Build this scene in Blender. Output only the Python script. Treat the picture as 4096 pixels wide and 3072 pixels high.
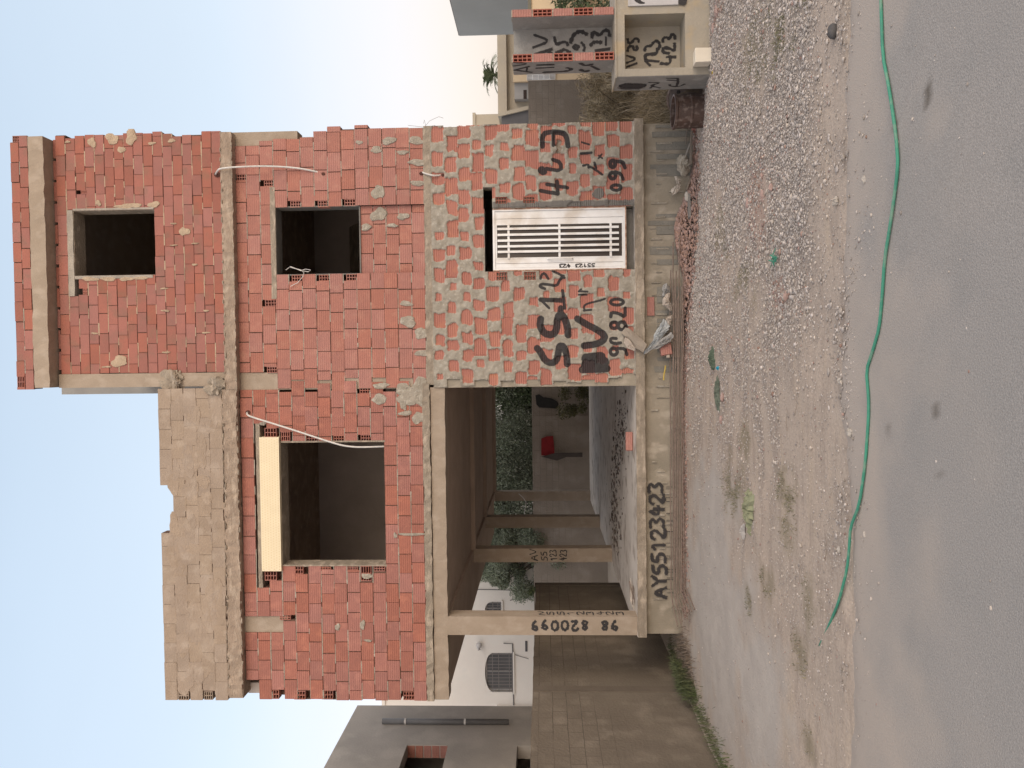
import bpy, math, random
import numpy as np
from mathutils import Vector, Matrix
random.seed(7); rng=np.random.default_rng(7)
S=bpy.context.scene
for o in list(bpy.data.objects): bpy.data.objects.remove(o)
# ------------------------------------------------------------------ camera
F=3077.0; EYE=np.array([0,-11.9,2.13])
yaw=math.radians(1.55); pitch=math.atan(66/1661); roll=0.011
fw=np.array([-math.sin(yaw)*math.cos(pitch),math.cos(yaw)*math.cos(pitch),math.sin(pitch)])
r0=np.cross(fw,[0,0,1]); r0/=np.linalg.norm(r0); u0=np.cross(r0,fw)
rt=r0*math.cos(roll)-u0*math.sin(roll); up=u0*math.cos(roll)+r0*math.sin(roll)
cam=bpy.data.cameras.new('camera'); cam.sensor_width=36; cam.lens=36*F/4096; cam.clip_end=2000; cam.clip_start=.05
co=bpy.data.objects.new('camera',cam); S.collection.objects.link(co)
M=Matrix.Identity(4)
for i in range(3):
    M[i][0]=-up[i]; M[i][1]=rt[i]; M[i][2]=-fw[i]; M[i][3]=EYE[i]
co.matrix_world=M; S.camera=co            # the phone was held sideways
# ------------------------------------------------------------------ sky, sun, exposure
SUN_EL=math.radians(18); SUN_AZ=math.radians(136)   # azimuth measured from +y clockwise: low, behind the camera
w=bpy.data.worlds.new("World"); S.world=w; w.use_nodes=True
nt=w.node_tree; nt.nodes.clear()
def wn(t,**k):
    n=nt.nodes.new(t)
    for a,b in k.items(): setattr(n,a,b)
    return n
sky=wn('ShaderNodeTexSky',sky_type='NISHITA'); sky.sun_disc=False; sky.sun_elevation=SUN_EL; sky.sun_rotation=SUN_AZ
sky.air_density=1.0; sky.dust_density=3.0; sky.ozone_density=1.0
tc=wn('ShaderNodeTexCoord'); sx=wn('ShaderNodeSeparateXYZ'); nt.links.new(tc.outputs['Generated'],sx.inputs[0])
ramp=wn('ShaderNodeValToRGB'); nt.links.new(sx.outputs['Z'],ramp.inputs[0])
cr=ramp.color_ramp; cr.elements[0].position=0.0; cr.elements[0].color=(.93,.80,.72,1); cr.elements[1].position=.62; cr.elements[1].color=(.61,.74,.88,1)
for p,c in ((.09,(1.0,.885,.82,1)),(.2,(.95,.92,.95,1)),(.36,(.76,.86,.96,1)),(.76,(.98,.90,.83,1))):
    e=cr.elements.new(p); e.color=c
b1=wn('ShaderNodeBackground'); b1.inputs[1].default_value=.05; nt.links.new(sky.outputs[0],b1.inputs[0])
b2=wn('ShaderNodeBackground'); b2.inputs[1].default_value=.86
nz=wn('ShaderNodeTexNoise'); nz.inputs['Scale'].default_value=1.6; nz.inputs['Detail'].default_value=3
mp=wn('ShaderNodeMapping'); mp.inputs['Scale'].default_value=(1,1,4); nt.links.new(tc.outputs['Generated'],mp.inputs[0]); nt.links.new(mp.outputs[0],nz.inputs[0])
mr=wn('ShaderNodeMapRange'); mr.inputs[3].default_value=.93; mr.inputs[4].default_value=1.06; nt.links.new(nz.outputs[0],mr.inputs[0])
vm=wn('ShaderNodeVectorMath',operation='SCALE'); nt.links.new(ramp.outputs[0],vm.inputs[0]); nt.links.new(mr.outputs[0],vm.inputs['Scale'])
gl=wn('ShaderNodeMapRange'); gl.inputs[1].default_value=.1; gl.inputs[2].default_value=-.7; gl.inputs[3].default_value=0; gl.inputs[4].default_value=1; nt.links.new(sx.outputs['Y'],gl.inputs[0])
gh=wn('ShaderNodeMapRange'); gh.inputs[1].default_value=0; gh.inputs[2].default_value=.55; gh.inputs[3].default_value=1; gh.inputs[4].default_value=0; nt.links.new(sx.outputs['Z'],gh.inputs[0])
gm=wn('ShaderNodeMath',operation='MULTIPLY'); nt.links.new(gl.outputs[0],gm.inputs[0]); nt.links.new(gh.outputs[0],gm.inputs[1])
gmx=wn('ShaderNodeMix',data_type='RGBA'); gmx.inputs[7].default_value=(2.0,1.66,1.38,1); nt.links.new(gm.outputs[0],gmx.inputs[0]); nt.links.new(vm.outputs[0],gmx.inputs[6])  # unseen warm glow added low behind the camera to brighten garage and facade
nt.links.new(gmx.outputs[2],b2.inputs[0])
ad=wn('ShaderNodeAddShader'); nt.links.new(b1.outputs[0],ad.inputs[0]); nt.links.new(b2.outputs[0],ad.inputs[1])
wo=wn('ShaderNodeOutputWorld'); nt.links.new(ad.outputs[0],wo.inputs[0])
sl=bpy.data.lights.new('sun','SUN'); sl.energy=1.15; sl.angle=math.radians(50); sl.color=(1,.87,.76)
so=bpy.data.objects.new('sun',sl); S.collection.objects.link(so)
sd=Vector((math.sin(SUN_AZ)*math.cos(SUN_EL),math.cos(SUN_AZ)*math.cos(SUN_EL),math.sin(SUN_EL)))
so.rotation_euler=sd.to_track_quat('Z','Y').to_euler()
S.view_settings.view_transform='Standard'; S.view_settings.look='None'; S.view_settings.gamma=1; S.view_settings.exposure=.06
S.render.resolution_x=1024; S.render.resolution_y=768

# ------------------------------------------------------------------ pixel helpers: a photo pixel meets a known plane of the place
def ray(X,Y): return fw+up*(2048-X)/F+rt*(1536-Y)/F
def onY(X,Y,y=0.):
    d=ray(X,Y); p=EYE+d*((y-EYE[1])/d[1]); return float(p[0]),float(p[1]),float(p[2])
def onX(X,Y,x):
    d=ray(X,Y); p=EYE+d*((x-EYE[0])/d[0]); return float(p[0]),float(p[1]),float(p[2])
def gz(x,y):
    s=np.clip((np.asarray(x)+1)/4.6,0,1); t=np.clip((np.asarray(y)+2.6)/2.3,0,1)
    return -.2*(s*s*(3-2*s))*(t*t*(3-2*t))
def onG(X,Y,dz=0.):
    d=ray(X,Y); z=0.
    for i in range(6):
        p=EYE+d*((z-EYE[2])/d[2]); z=float(gz(p[0],p[1]))+dz
    return float(p[0]),float(p[1]),float(p[2])
K=2048/1106.
def dG(x,y): return onG(x*K,y*K)
def crop(ox,oy,s): return lambda x,y:(ox+x*s,oy+y*s)
c1=crop(0,400,.7236); c2=crop(800,400,.7236); c3=crop(1600,400,.7236); c4=crop(1700,0,.5877); c5=crop(600,1400,.9043); c6=crop(1650,1400,.7233)
b1c=crop(1250,2300,.678); r2c=crop(1960,1000,.3375); r3c=crop(1900,450,.2983); r5c=crop(2040,0,.3618); r4c=crop(2550,1950,.3012)
# ------------------------------------------------------------------ noise
def lattice(seed): return np.random.default_rng(seed).random((256,256))
_L=[lattice(i) for i in range(6)]
def vnoise(x,y,s=1.,k=0):
    x=np.asarray(x,float)*s+37.3; y=np.asarray(y,float)*s+11.9
    xi=np.floor(x).astype(int); yi=np.floor(y).astype(int); fx=x-xi; fy=y-yi
    fx=fx*fx*(3-2*fx); fy=fy*fy*(3-2*fy); L=_L[k%6]
    g=lambda a,b:L[a%256,b%256]
    return (g(xi,yi)*(1-fx)+g(xi+1,yi)*fx)*(1-fy)+(g(xi,yi+1)*(1-fx)+g(xi+1,yi+1)*fx)*fy
def fbm(x,y,s=1.,k=0,o=4):
    t=0;a=.5;n=0
    for i in range(o): t=t+a*vnoise(x,y,s*2**i,k+i); n+=a; a*=.5
    return t/n
# ------------------------------------------------------------------ materials
def mat(name,c1,c2=None,scale=3.,rough=.9,bump=.0,bscale=60.,c3=None,scale3=30.,isl=0.,metal=0.,stretch=(1,1,1),lo=.35,hi=.65,spec=.3,ribs=0.):
    m=bpy.data.materials.new(name); m.use_nodes=True; t=m.node_tree; N=t.nodes; Lk=t.links.new
    b=N['Principled BSDF']; b.inputs['Roughness'].default_value=rough; b.inputs['Metallic'].default_value=metal
    b.inputs['Specular IOR Level'].default_value=spec
    tcn=N.new('ShaderNodeTexCoord'); mpn=N.new('ShaderNodeMapping'); mpn.inputs['Scale'].default_value=stretch; Lk(tcn.outputs['Object'],mpn.inputs[0])
    col=None
    c2=c2 or tuple(x*.8 for x in c1)
    n1=N.new('ShaderNodeTexNoise'); n1.inputs['Scale'].default_value=scale; n1.inputs['Detail'].default_value=6; n1.inputs['Roughness'].default_value=.62; Lk(mpn.outputs[0],n1.inputs[0])
    r=N.new('ShaderNodeMapRange'); r.inputs[1].default_value=lo; r.inputs[2].default_value=hi; Lk(n1.outputs[0],r.inputs[0])
    mx=N.new('ShaderNodeMix'); mx.data_type='RGBA'; mx.inputs[6].default_value=(*c1,1); mx.inputs[7].default_value=(*c2,1); Lk(r.outputs[0],mx.inputs[0]); col=mx.outputs[2]
    if c3:
        n3=N.new('ShaderNodeTexNoise'); n3.inputs['Scale'].default_value=scale3; n3.inputs['Detail'].default_value=4; Lk(mpn.outputs[0],n3.inputs[0])
        r3=N.new('ShaderNodeMapRange'); r3.inputs[1].default_value=.52; r3.inputs[2].default_value=.68; Lk(n3.outputs[0],r3.inputs[0])
        m3=N.new('ShaderNodeMix'); m3.data_type='RGBA'; Lk(r3.outputs[0],m3.inputs[0]); Lk(col,m3.inputs[6]); m3.inputs[7].default_value=(*c3,1); col=m3.outputs[2]
    if isl:
        g=N.new('ShaderNodeNewGeometry'); hs=N.new('ShaderNodeHueSaturation'); 
        a=N.new('ShaderNodeMapRange'); a.inputs[3].default_value=1-isl; a.inputs[4].default_value=1+isl*.8; Lk(g.outputs['Random Per Island'],a.inputs[0])
        mu=N.new('ShaderNodeMath'); mu.operation='MULTIPLY'; mu.inputs[1].default_value=17.31; Lk(g.outputs['Random Per Island'],mu.inputs[0])
        fr=N.new('ShaderNodeMath'); fr.operation='FRACT'; Lk(mu.outputs[0],fr.inputs[0])
        s2=N.new('ShaderNodeMapRange'); s2.inputs[3].default_value=1-isl*1.1; s2.inputs[4].default_value=1.08; Lk(fr.outputs[0],s2.inputs[0])
        h2=N.new('ShaderNodeMapRange'); h2.inputs[3].default_value=.5-isl*.035; h2.inputs[4].default_value=.5+isl*.035; Lk(fr.outputs[0],h2.inputs[0])
        Lk(a.outputs[0],hs.inputs['Value']); Lk(s2.outputs[0],hs.inputs['Saturation']); Lk(h2.outputs[0],hs.inputs['Hue']); Lk(col,hs.inputs['Color']); col=hs.outputs[0]
    Lk(col,b.inputs['Base Color'])
    if bump or ribs:
        n2=N.new('ShaderNodeTexNoise'); n2.inputs['Scale'].default_value=bscale; n2.inputs['Detail'].default_value=5; Lk(mpn.outputs[0],n2.inputs[0])
        bp=N.new('ShaderNodeBump'); bp.inputs['Strength'].default_value=min(1,bump); bp.inputs['Distance'].default_value=.02; Lk(n2.outputs[0],bp.inputs['Height'])
        out=bp.outputs[0]
        if ribs:
            wv=N.new('ShaderNodeTexWave'); wv.wave_type='BANDS'; wv.bands_direction='Z'; wv.inputs['Scale'].default_value=ribs; Lk(tcn.outputs['Object'],wv.inputs[0])
            bp2=N.new('ShaderNodeBump'); bp2.inputs['Strength'].default_value=.5; bp2.inputs['Distance'].default_value=.006; Lk(wv.outputs[1],bp2.inputs['Height']); Lk(out,bp2.inputs['Normal']); out=bp2.outputs[0]
        Lk(out,b.inputs['Normal'])
    return m
BR=mat('hollow_clay_brick',(.385,.172,.138),(.345,.158,.13),5,.85,.3,45,c3=(.40,.195,.155),scale3=7,isl=.075,ribs=9.5)
BRT=mat('hollow_clay_brick_old',(.335,.132,.104),(.295,.122,.098),4,.85,.3,45,c3=(.27,.13,.10),scale3=5,isl=.10)
BRH=mat('clay_brick_cut_end',(.40,.145,.105),(.30,.11,.085),20,.9,.3)
MO=mat('mortar',(.37,.33,.28),(.29,.26,.215),9,.95,.8,50,c3=(.43,.395,.34),scale3=14)
MOD=mat('mortar_joint',(.17,.105,.08),(.11,.065,.05),16,.95,.6,60)
CO=mat('raw_concrete',(.335,.285,.23),(.25,.21,.168),2.2,.92,.7,30,c3=(.44,.37,.30),scale3=5,stretch=(1,1,2.5))
COW=mat('formwork_concrete',(.355,.29,.23),(.31,.25,.195),3,.9,.3,40,c3=(.385,.32,.26),scale3=4,stretch=(1.4,1.4,1))
COS=mat('slab_concrete',(.36,.28,.22),(.27,.21,.165),3.2,.95,.9,28,c3=(.43,.35,.28),scale3=6,stretch=(.8,1,2))
COP=mat('plinth_concrete',(.33,.29,.235),(.26,.23,.185),1.6,.95,.4,30,c3=(.41,.36,.30),scale3=4,stretch=(1.3,1,1))
CEM=mat('dark_cement_render',(.20,.19,.175),(.15,.142,.132),4,.9,.4,60)
FLO=mat('garage_screed',(.70,.64,.585),(.56,.505,.455),1.1,.55,.25,25,c3=(.36,.30,.255),scale3=3.5,spec=.4)
CEI=mat('ceiling_concrete',(.40,.31,.25),(.33,.255,.205),1.5,.95,.3,20)
INT=mat('bare_interior_wall',(.52,.46,.43),(.45,.40,.37),2,.95,.3,20)
PAR=mat('mortar_washed_brick',(.345,.275,.22),(.30,.235,.185),2.6,.95,.5,34,c3=(.375,.305,.248),scale3=5,isl=.05)
PVC=mat('white_plastic_conduit',(.66,.64,.62),(.55,.53,.51),12,.5)
CRM=mat('cream_shutter_box',(.78,.68,.49),(.74,.64,.46),6,.6,.15,150)
WHT=mat('white_painted_steel',(.82,.82,.83),(.76,.75,.75),5,.4,.05,30,c3=(.60,.55,.50),scale3=2.2,spec=.5)
RST=mat('rusty_steel_edge',(.55,.42,.34),(.28,.12,.06),14,.8,.3)
BLK=mat('black_spray_and_hole_shade',(.035,.033,.035),(.055,.05,.05),30,.8)
GLS=mat('dark_door_glass',(.03,.022,.02),(.05,.032,.026),2,.25,spec=.6)
REB=mat('rusty_rebar',(.25,.19,.16),(.17,.13,.11),30,.85,.4)
# spray paint that thins out toward its edge
def spray():
    m=bpy.data.materials.new('spray_paint'); m.use_nodes=True; t=m.node_tree; N=t.nodes; L=t.links.new
    b=N['Principled BSDF']; b.inputs['Roughness'].default_value=.8; b.inputs['Base Color'].default_value=(.035,.032,.034,1)
    at=N.new('ShaderNodeAttribute'); at.attribute_name='edge'
    tcn=N.new('ShaderNodeTexCoord'); n=N.new('ShaderNodeTexNoise'); n.inputs['Scale'].default_value=38; n.inputs['Detail'].default_value=4; L(tcn.outputs['Object'],n.inputs[0])
    a=N.new('ShaderNodeMath'); a.operation='MULTIPLY_ADD'; a.inputs[1].default_value=1.1; a.inputs[2].default_value=-.55; L(n.outputs[0],a.inputs[0])
    s=N.new('ShaderNodeMath'); s.operation='ADD'; L(at.outputs['Fac'],s.inputs[0]); L(a.outputs[0],s.inputs[1])
    r=N.new('ShaderNodeMapRange'); r.inputs[1].default_value=.25; r.inputs[2].default_value=.95; r.inputs[3].default_value=.94; r.inputs[4].default_value=0; L(s.outputs[0],r.inputs[0])
    L(r.outputs[0],b.inputs['Alpha']); return m
SPR=spray()
# the ground-floor wall: clay showing through smeared mortar
def wallmat():
    m=bpy.data.materials.new('smeared_brickwork'); m.use_nodes=True; t=m.node_tree; N=t.nodes; L=t.links.new
    b=N['Principled BSDF']; b.inputs['Roughness'].default_value=.9; b.inputs['Specular IOR Level'].default_value=.3
    def A(nm): a=N.new('ShaderNodeAttribute'); a.attribute_name=nm; return a.outputs['Fac']
    def noise(s,d=5): n=N.new('ShaderNodeTexNoise'); n.inputs['Scale'].default_value=s; n.inputs['Detail'].default_value=d; L(tcn.outputs['Object'],n.inputs[0]); return n.outputs[0]
    def mix(f,x,y):
        mx=N.new('ShaderNodeMix'); mx.data_type='RGBA'; L(f,mx.inputs[0])
        for i,c in ((6,x),(7,y)):
            if isinstance(c,tuple): mx.inputs[i].default_value=(*c,1)
            else: L(c,mx.inputs[i])
        return mx.outputs[2]
    def rng_(f,a,b_,c=0,d=1):
        r=N.new('ShaderNodeMapRange'); r.inputs[1].default_value=a; r.inputs[2].default_value=b_; r.inputs[3].default_value=c; r.inputs[4].default_value=d; L(f,r.inputs[0]); return r.outputs[0]
    tcn=N.new('ShaderNodeTexCoord')
    br=mix(A('tone'),(.43,.19,.15),(.36,.15,.118)); br=mix(rng_(noise(3),.52,.75),br,(.46,.20,.13))
    mo=mix(rng_(noise(7),.35,.65),(.355,.325,.28),(.27,.245,.205)); mo=mix(rng_(noise(22),.55,.72),mo,(.42,.39,.345))
    c=mix(rng_(A('mortar'),.35,.65),br,mo); c=mix(rng_(A('cement'),.4,.6),c,(.165,.155,.145))
    pn=N.new('ShaderNodeMath'); pn.operation='MULTIPLY_ADD'; pn.inputs[1].default_value=.5; L(noise(45),pn.inputs[0]); 
    pa=N.new('ShaderNodeMath'); pa.operation='ADD'; L(A('paint'),pa.inputs[0]); pn.inputs[2].default_value=-.25; L(pn.outputs[0],pa.inputs[1])
    c=mix(rng_(pa.outputs[0],.2,.62,0,.95),c,(.032,.030,.033)); L(c,b.inputs['Base Color'])
    wv=N.new('ShaderNodeTexWave'); wv.bands_direction='Z'; wv.inputs['Scale'].default_value=9.5; L(tcn.outputs['Object'],wv.inputs[0])
    bm=N.new('ShaderNodeBump'); bm.inputs['Strength'].default_value=.6; bm.inputs['Distance'].default_value=.01
    hh=N.new('ShaderNodeMix'); hh.data_type='FLOAT'; L(rng_(A('mortar'),.4,.6),hh.inputs[0]); L(wv.outputs[1],hh.inputs[2]); L(noise(40),hh.inputs[3])
    L(hh.outputs[0],bm.inputs['Height']); L(bm.outputs[0],b.inputs['Normal']); return m
WM=wallmat()
# ------------------------------------------------------------------ mesh builder
LOC={}
class MB:
    def __init__(s): s.v=[];s.f=[];s.e=[]
    def add(s,vs,fs,e=None):
        o=len(s.v); s.v+= [tuple(map(float,p)) for p in vs]; s.f+=[tuple(i+o for i in f) for f in fs]; s.e+= list(e) if e is not None else [0.]*len(vs)
    def box(s,x0,x1,y0,y1,z0,z1,j=0.):
        q=[(x,y,z) for z in (z0,z1) for y in (y0,y1) for x in (x0,x1)]
        if j: q=[tuple(c+random.uniform(-j,j) for c in p) for p in q]
        s.add(q,[(0,1,5,4),(2,6,7,3),(0,4,6,2),(1,3,7,5),(4,5,7,6),(0,2,3,1)])
    def obox(s,c,dx,dy,dz,hx,hy,hz):
        c=np.array(c);X=np.array(dx,float)*hx;Y=np.array(dy,float)*hy;Z=np.array(dz,float)*hz
        q=[c+a*X+b*Y+d*Z for d in (-1,1) for b in (-1,1) for a in (-1,1)]
        s.add(q,[(0,1,5,4),(2,6,7,3),(0,4,6,2),(1,3,7,5),(4,5,7,6),(0,2,3,1)])
    def rbox(s,x0,x1,y0,y1,z0,z1,n=40,amp=.01,seed=0,sl=.12):
        """long concrete member whose front edges wander a little"""
        vs=[];fs=[];nx=max(2,int((x1-x0)/sl))
        R=np.random.default_rng(seed)
        for i in range(nx+1):
            x=x0+(x1-x0)*i/nx; a=R.uniform(-amp,amp,6)
            vs+=[(x,y0+a[0],z0+a[1]),(x,y0+a[2],z1+a[3]),(x,y1,z1),(x,y1,z0)]
        for i in range(nx):
            b=i*4
            for k in range(4): fs.append((b+k,b+(k+1)%4,b+4+(k+1)%4,b+4+k)[::-1])
        fs.append((0,1,2,3)); e=nx*4; fs.append((e+3,e+2,e+1,e)); s.add(vs,fs)
    def tube(s,pts,r,n=8,r1=None,cap=True):
        pts=[np.array(p,float) for p in pts]; m=len(pts); vs=[];fs=[]; prev=None
        for i,p in enumerate(pts):
            t=pts[min(i+1,m-1)]-pts[max(i-1,0)]; t/=np.linalg.norm(t)+1e-9
            if prev is None: a=np.array([0,0,1.]) if abs(t[2])<.9 else np.array([1.,0,0]); nrm=np.cross(t,a)
            else: nrm=prev-t*(prev@t)
            nrm/=np.linalg.norm(nrm)+1e-9; prev=nrm; bn=np.cross(t,nrm); rr=r if r1 is None else r+(r1-r)*i/(m-1)
            vs+=[p+rr*(math.cos(2*math.pi*k/n)*nrm+math.sin(2*math.pi*k/n)*bn) for k in range(n)]
        for i in range(m-1):
            for k in range(n): fs.append((i*n+k,i*n+(k+1)%n,(i+1)*n+(k+1)%n,(i+1)*n+k))
        if cap: fs.append(tuple(range(n))[::-1]); fs.append(tuple((m-1)*n+k for k in range(n)))
        s.add(vs,fs)
    def prism(s,poly,axis,a,b):
        """extrude a 2-D outline along an axis"""
        n=len(poly)
        def P(q,c):
            return {'x':(c,q[0],q[1]),'y':(q[0],c,q[1]),'z':(q[0],q[1],c)}[axis]
        s.add([P(q,a) for q in poly]+[P(q,b) for q in poly],[tuple(range(n)),tuple(range(2*n-1,n-1,-1))]+[(i,(i+1)%n,n+(i+1)%n,n+i)[::-1] for i in range(n)])
    def lump(s,c,r,squash=1.,seed=0,sub=1,rough=.3):
        R=np.random.default_rng(seed+int(abs(c[0]*977)+abs(c[1]*613)))
        nu,nv=(6,4) if sub==0 else (10,7) if sub==1 else (18,12); vs=[];fs=[]
        ph=R.uniform(0,6,6)
        for i in range(nv+1):
            th=math.pi*i/nv
            for k in range(nu):
                a=2*math.pi*k/nu; d=1+rough*(math.sin(2*a+ph[0])*math.sin(th+ph[1])*.5+math.sin(3*a+ph[2]+2*th)*.4)+R.uniform(-rough,rough)*.3
                if i in(0,nv): d=1
                vs.append((c[0]+r[0]*d*math.sin(th)*math.cos(a),c[1]+r[1]*d*math.sin(th)*math.sin(a),c[2]+r[2]*d*math.cos(th)*squash))
        for i in range(nv):
            for k in range(nu): fs.append((i*nu+k,(i+1)*nu+k,(i+1)*nu+(k+1)%nu,i*nu+(k+1)%nu))
        s.add(vs,fs)
    def build(s,name,m,parent=None,smooth=False,attr=False):
        me=bpy.data.meshes.new(name); off=LOC.get(parent.name,(0,0,0)) if parent else (0,0,0)
        V=np.array(s.v)-np.array(off)
        me.from_pydata([tuple(p) for p in V],[],s.f); me.update()
        if attr:
            a=me.attributes.new('edge','FLOAT','POINT'); a.data.foreach_set('value',np.array(s.e,dtype=np.float32))
        if smooth: me.polygons.foreach_set('use_smooth',[True]*len(me.polygons))
        me.materials.append(m); o=bpy.data.objects.new(name,me); S.collection.objects.link(o)
        if parent: o.parent=parent; LOC[o.name]=off
        return o
def wallmesh(B,core,Mo,name,mb_,mc,mm,label=None):
    A=MB(); ms=[]
    for k,q in enumerate((B,core,Mo)):
        ms+=[k]*len(q.f); A.add(q.v,q.f)
    o=A.build(name,mb_,H); o.data.materials.append(mc); o.data.materials.append(mm); o.data.polygons.foreach_set('material_index',ms)
    if label: o['label']=label
    return o
def tag(o,label=None,cat=None,group=None,kind=None):
    if label: o['label']=label
    if cat: o['category']=cat
    if group: o['group']=group
    if kind: o['kind']=kind
    return o
def thing(name,label,cat,loc,group=None):
    o=bpy.data.objects.new(name,None); S.collection.objects.link(o); o.location=loc; o.empty_display_size=.3; LOC[o.name]=loc
    return tag(o,label,cat,group)
# ------------------------------------------------------------------ writing
GL={'Y':[[(0,1),(.5,.5),(1,1)],[(.5,.5),(.5,0)]],'A':[[(0,0),(.5,1),(1,0)],[(.2,.38),(.8,.38)]],'V':[[(0,1),(.5,0),(1,1)]],'0':[[(.5,1),(.9,.85),(1,.5),(.9,.15),(.5,0),(.1,.15),(0,.5),(.1,.85),(.5,1)]],
'1':[[(.15,.7),(.6,1),(.6,0)]],'2':[[(0,.75),(.2,1),(.7,1),(.95,.75),(.6,.4),(0,0),(1,.02)]],'3':[[(0,.95),(.6,1),(.9,.78),(.4,.55),(.95,.35),(.7,.02),(0,.05)]],
'4':[[(.5,1),(0,.4),(1,.4)],[(.7,.75),(.65,0)]],'5':[[(.9,1),(.15,.95),(.1,.55),(.6,.62),(.95,.35),(.65,.02),(0,.05)]],
'8':[[(.5,.54),(.9,.78),(.5,1),(.1,.78),(.5,.54),(.95,.25),(.5,0),(.05,.25),(.5,.54)]],'9':[[(.9,.75),(.5,1),(.1,.8),(.4,.5),(.9,.7),(.8,.25),(.4,0)]],'6':[[(.8,1),(.3,.8),(.05,.3),(.5,0),(.9,.3),(.5,.55),(.1,.35)]],'m':[[(0,0),(.05,1),(.3,.2),(.45,1),(.65,.2),(.8,1),(1,0)]],'N':[[(0,0),(.1,1),(.8,0),(.95,1)]]}
def ribbon(mb,pts,w,nrm,fine=True):
    """a painted line lying on a face: centre dense, edge thin"""
    P=[np.array(p,float) for p in pts]; nrm=np.array(nrm,float)
    if fine and len(P)>2:
        for _ in range(2):
            Q=[P[0]]
            for a,b in zip(P[:-1],P[1:]): Q+= [a*.75+b*.25,a*.25+b*.75]
            Q.append(P[-1]); P=Q
    a=P[1]-P[0]; a/=np.linalg.norm(a)+1e-9; b=P[-1]-P[-2]; b/=np.linalg.norm(b)+1e-9
    P=[P[0]-a*w*.45]+P+[P[-1]+b*w*.45]
    n=len(P); vs=[];e=[];fs=[]; jog=[random.uniform(.68,1.25) for _ in P]
    for i,p in enumerate(P):
        t=P[min(i+1,n-1)]-P[max(i-1,0)]; t/=np.linalg.norm(t)+1e-9; s=np.cross(nrm,t); end=i in(0,n-1)
        for k in (-1,-.5,.5,1): vs.append(p+s*k*w*.62*jog[i]+nrm*random.uniform(0,.0012)); e.append(1. if end or abs(k)==1 else 0.)
    for i in range(n-1):
        for k in range(3): fs.append((i*4+k,i*4+k+1,(i+1)*4+k+1,(i+1)*4+k))
    mb.add(vs,fs,e)
def write(mb,text,o,dx,dz,wid,hgt,gap,lw,nrm,jit=.06):
    o=np.array(o,float);dx=np.array(dx,float);dz=np.array(dz,float)
    for i,ch in enumerate(text):
        if ch==' ': continue
        base=o+dx*(wid+gap)*i+dz*random.uniform(-jit,jit)*hgt
        for st in GL[ch]: ribbon(mb,[base+dx*p[0]*wid+dz*p[1]*hgt for p in st],lw,nrm)
def glob(*a): return a
# ------------------------------------------------------------------ brick fields
def minus(x0,x1,cuts):
    seg=[(x0,x1)]
    for a,b in cuts:
        n=[]
        for p,q in seg:
            if b<=p or a>=q: n.append((p,q)); continue
            if a>p: n.append((p,a))
            if b<q: n.append((b,q))
        seg=n
    return seg
CORE=None
def brickwork(x0,x1,z0,z1,holes,ends,pitch,y,L=.31,seed=0,left=None,right=None,thick=.2,jz=.004,gap=.012,bedmat=.6):
    global CORE
    R=random.Random(seed); B=MB(); Mo=MB(); CORE=MB(); n=int(round((z1-z0)/pitch)); pitch=(z1-z0)/n
    for c in range(n):
        za=z0+c*pitch; zb=za+pitch; zm=(za+zb)/2
        xl=left(c,zm) if left else x0; xr=right(c,zm) if right else x1
        cuts=[(a,b) for a,b,p,q in holes if p<zm<q]; ecuts=[(a,b) for a,b,p,q in ends if p<zm<q]
        off=(c%2)*L/2+R.uniform(-.035,.035)
        x=xl-off if left or c%2 else xl
        x=xl-((c%2)*L/2) if True else x
        for a,b in minus(xl,xr,cuts):
            a_,b_=a+(.006 if a==xl else 0),b-(.006 if b==xr else 0)
            for u_,v_ in minus(a_,b_,ecuts): CORE.box(u_,v_,y+.014,y+.135,za,zb)
            CORE.box(a_,b_,y+.135,y+thick,za,zb)
        first=True
        while x<xr:
            l=L+R.uniform(-.012,.012); 
            dy=R.uniform(-.004,.004); dz=R.uniform(-jz,jz); g=gap*R.uniform(.4,1.5)
            for a,b in minus(max(x,xl),min(x+l-g,xr),cuts+ecuts):
                if b-a<.025: continue
                tl=R.uniform(-.0035,.0035)
                za_=za+.006+dz; zb_=zb-.005+dz
                B.add([(a,y+dy,za_),(b,y+dy,za_+tl),(b,y+dy,zb_+tl),(a,y+dy,zb_),(a,y+.03,za_),(b,y+.03,za_+tl),(b,y+.03,zb_+tl),(a,y+.03,zb_)],
                      [(0,1,2,3),(0,3,7,4),(1,5,6,2),(3,2,6,7),(0,4,5,1)])
            x+=l
        # bed mortar, squeezed out unevenly
        for a,b in minus(xl+.01,xr-.01,cuts):
            xx=a
            while xx<b:
                l=min(R.uniform(.06,.25),b-xx)
                if R.random()<bedmat:
                    h=R.uniform(.004,.009); yy=y-.001+R.uniform(-.004,.006); Mo.box(xx,xx+l,yy,y+.02,za-h,za+h,.002)
                xx+=l
    for a,b,p,q in ends: hollow(B,a,b,p+.008,q-.006,y+R.uniform(-.006,.01))
    return B,Mo
def hollow(B,a,b,p,q,y,nx=2,nz=4,t=.010,d=.13):
    """cut end of a hollow brick, 2 x 4 cells deep"""
    for i in range(nx+1):
        x=a+(b-a-t)*i/nx; B.box(x,x+t,y,y+d,p,q)
    for k in range(nz+1):
        z=p+(q-p-t)*k/nz
        for i in range(nx):
            xa=a+(b-a-t)*i/nx+t; xb=a+(b-a-t)*(i+1)/nx; B.box(xa,xb,y+.0015,y+d,z,z+t)
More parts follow.
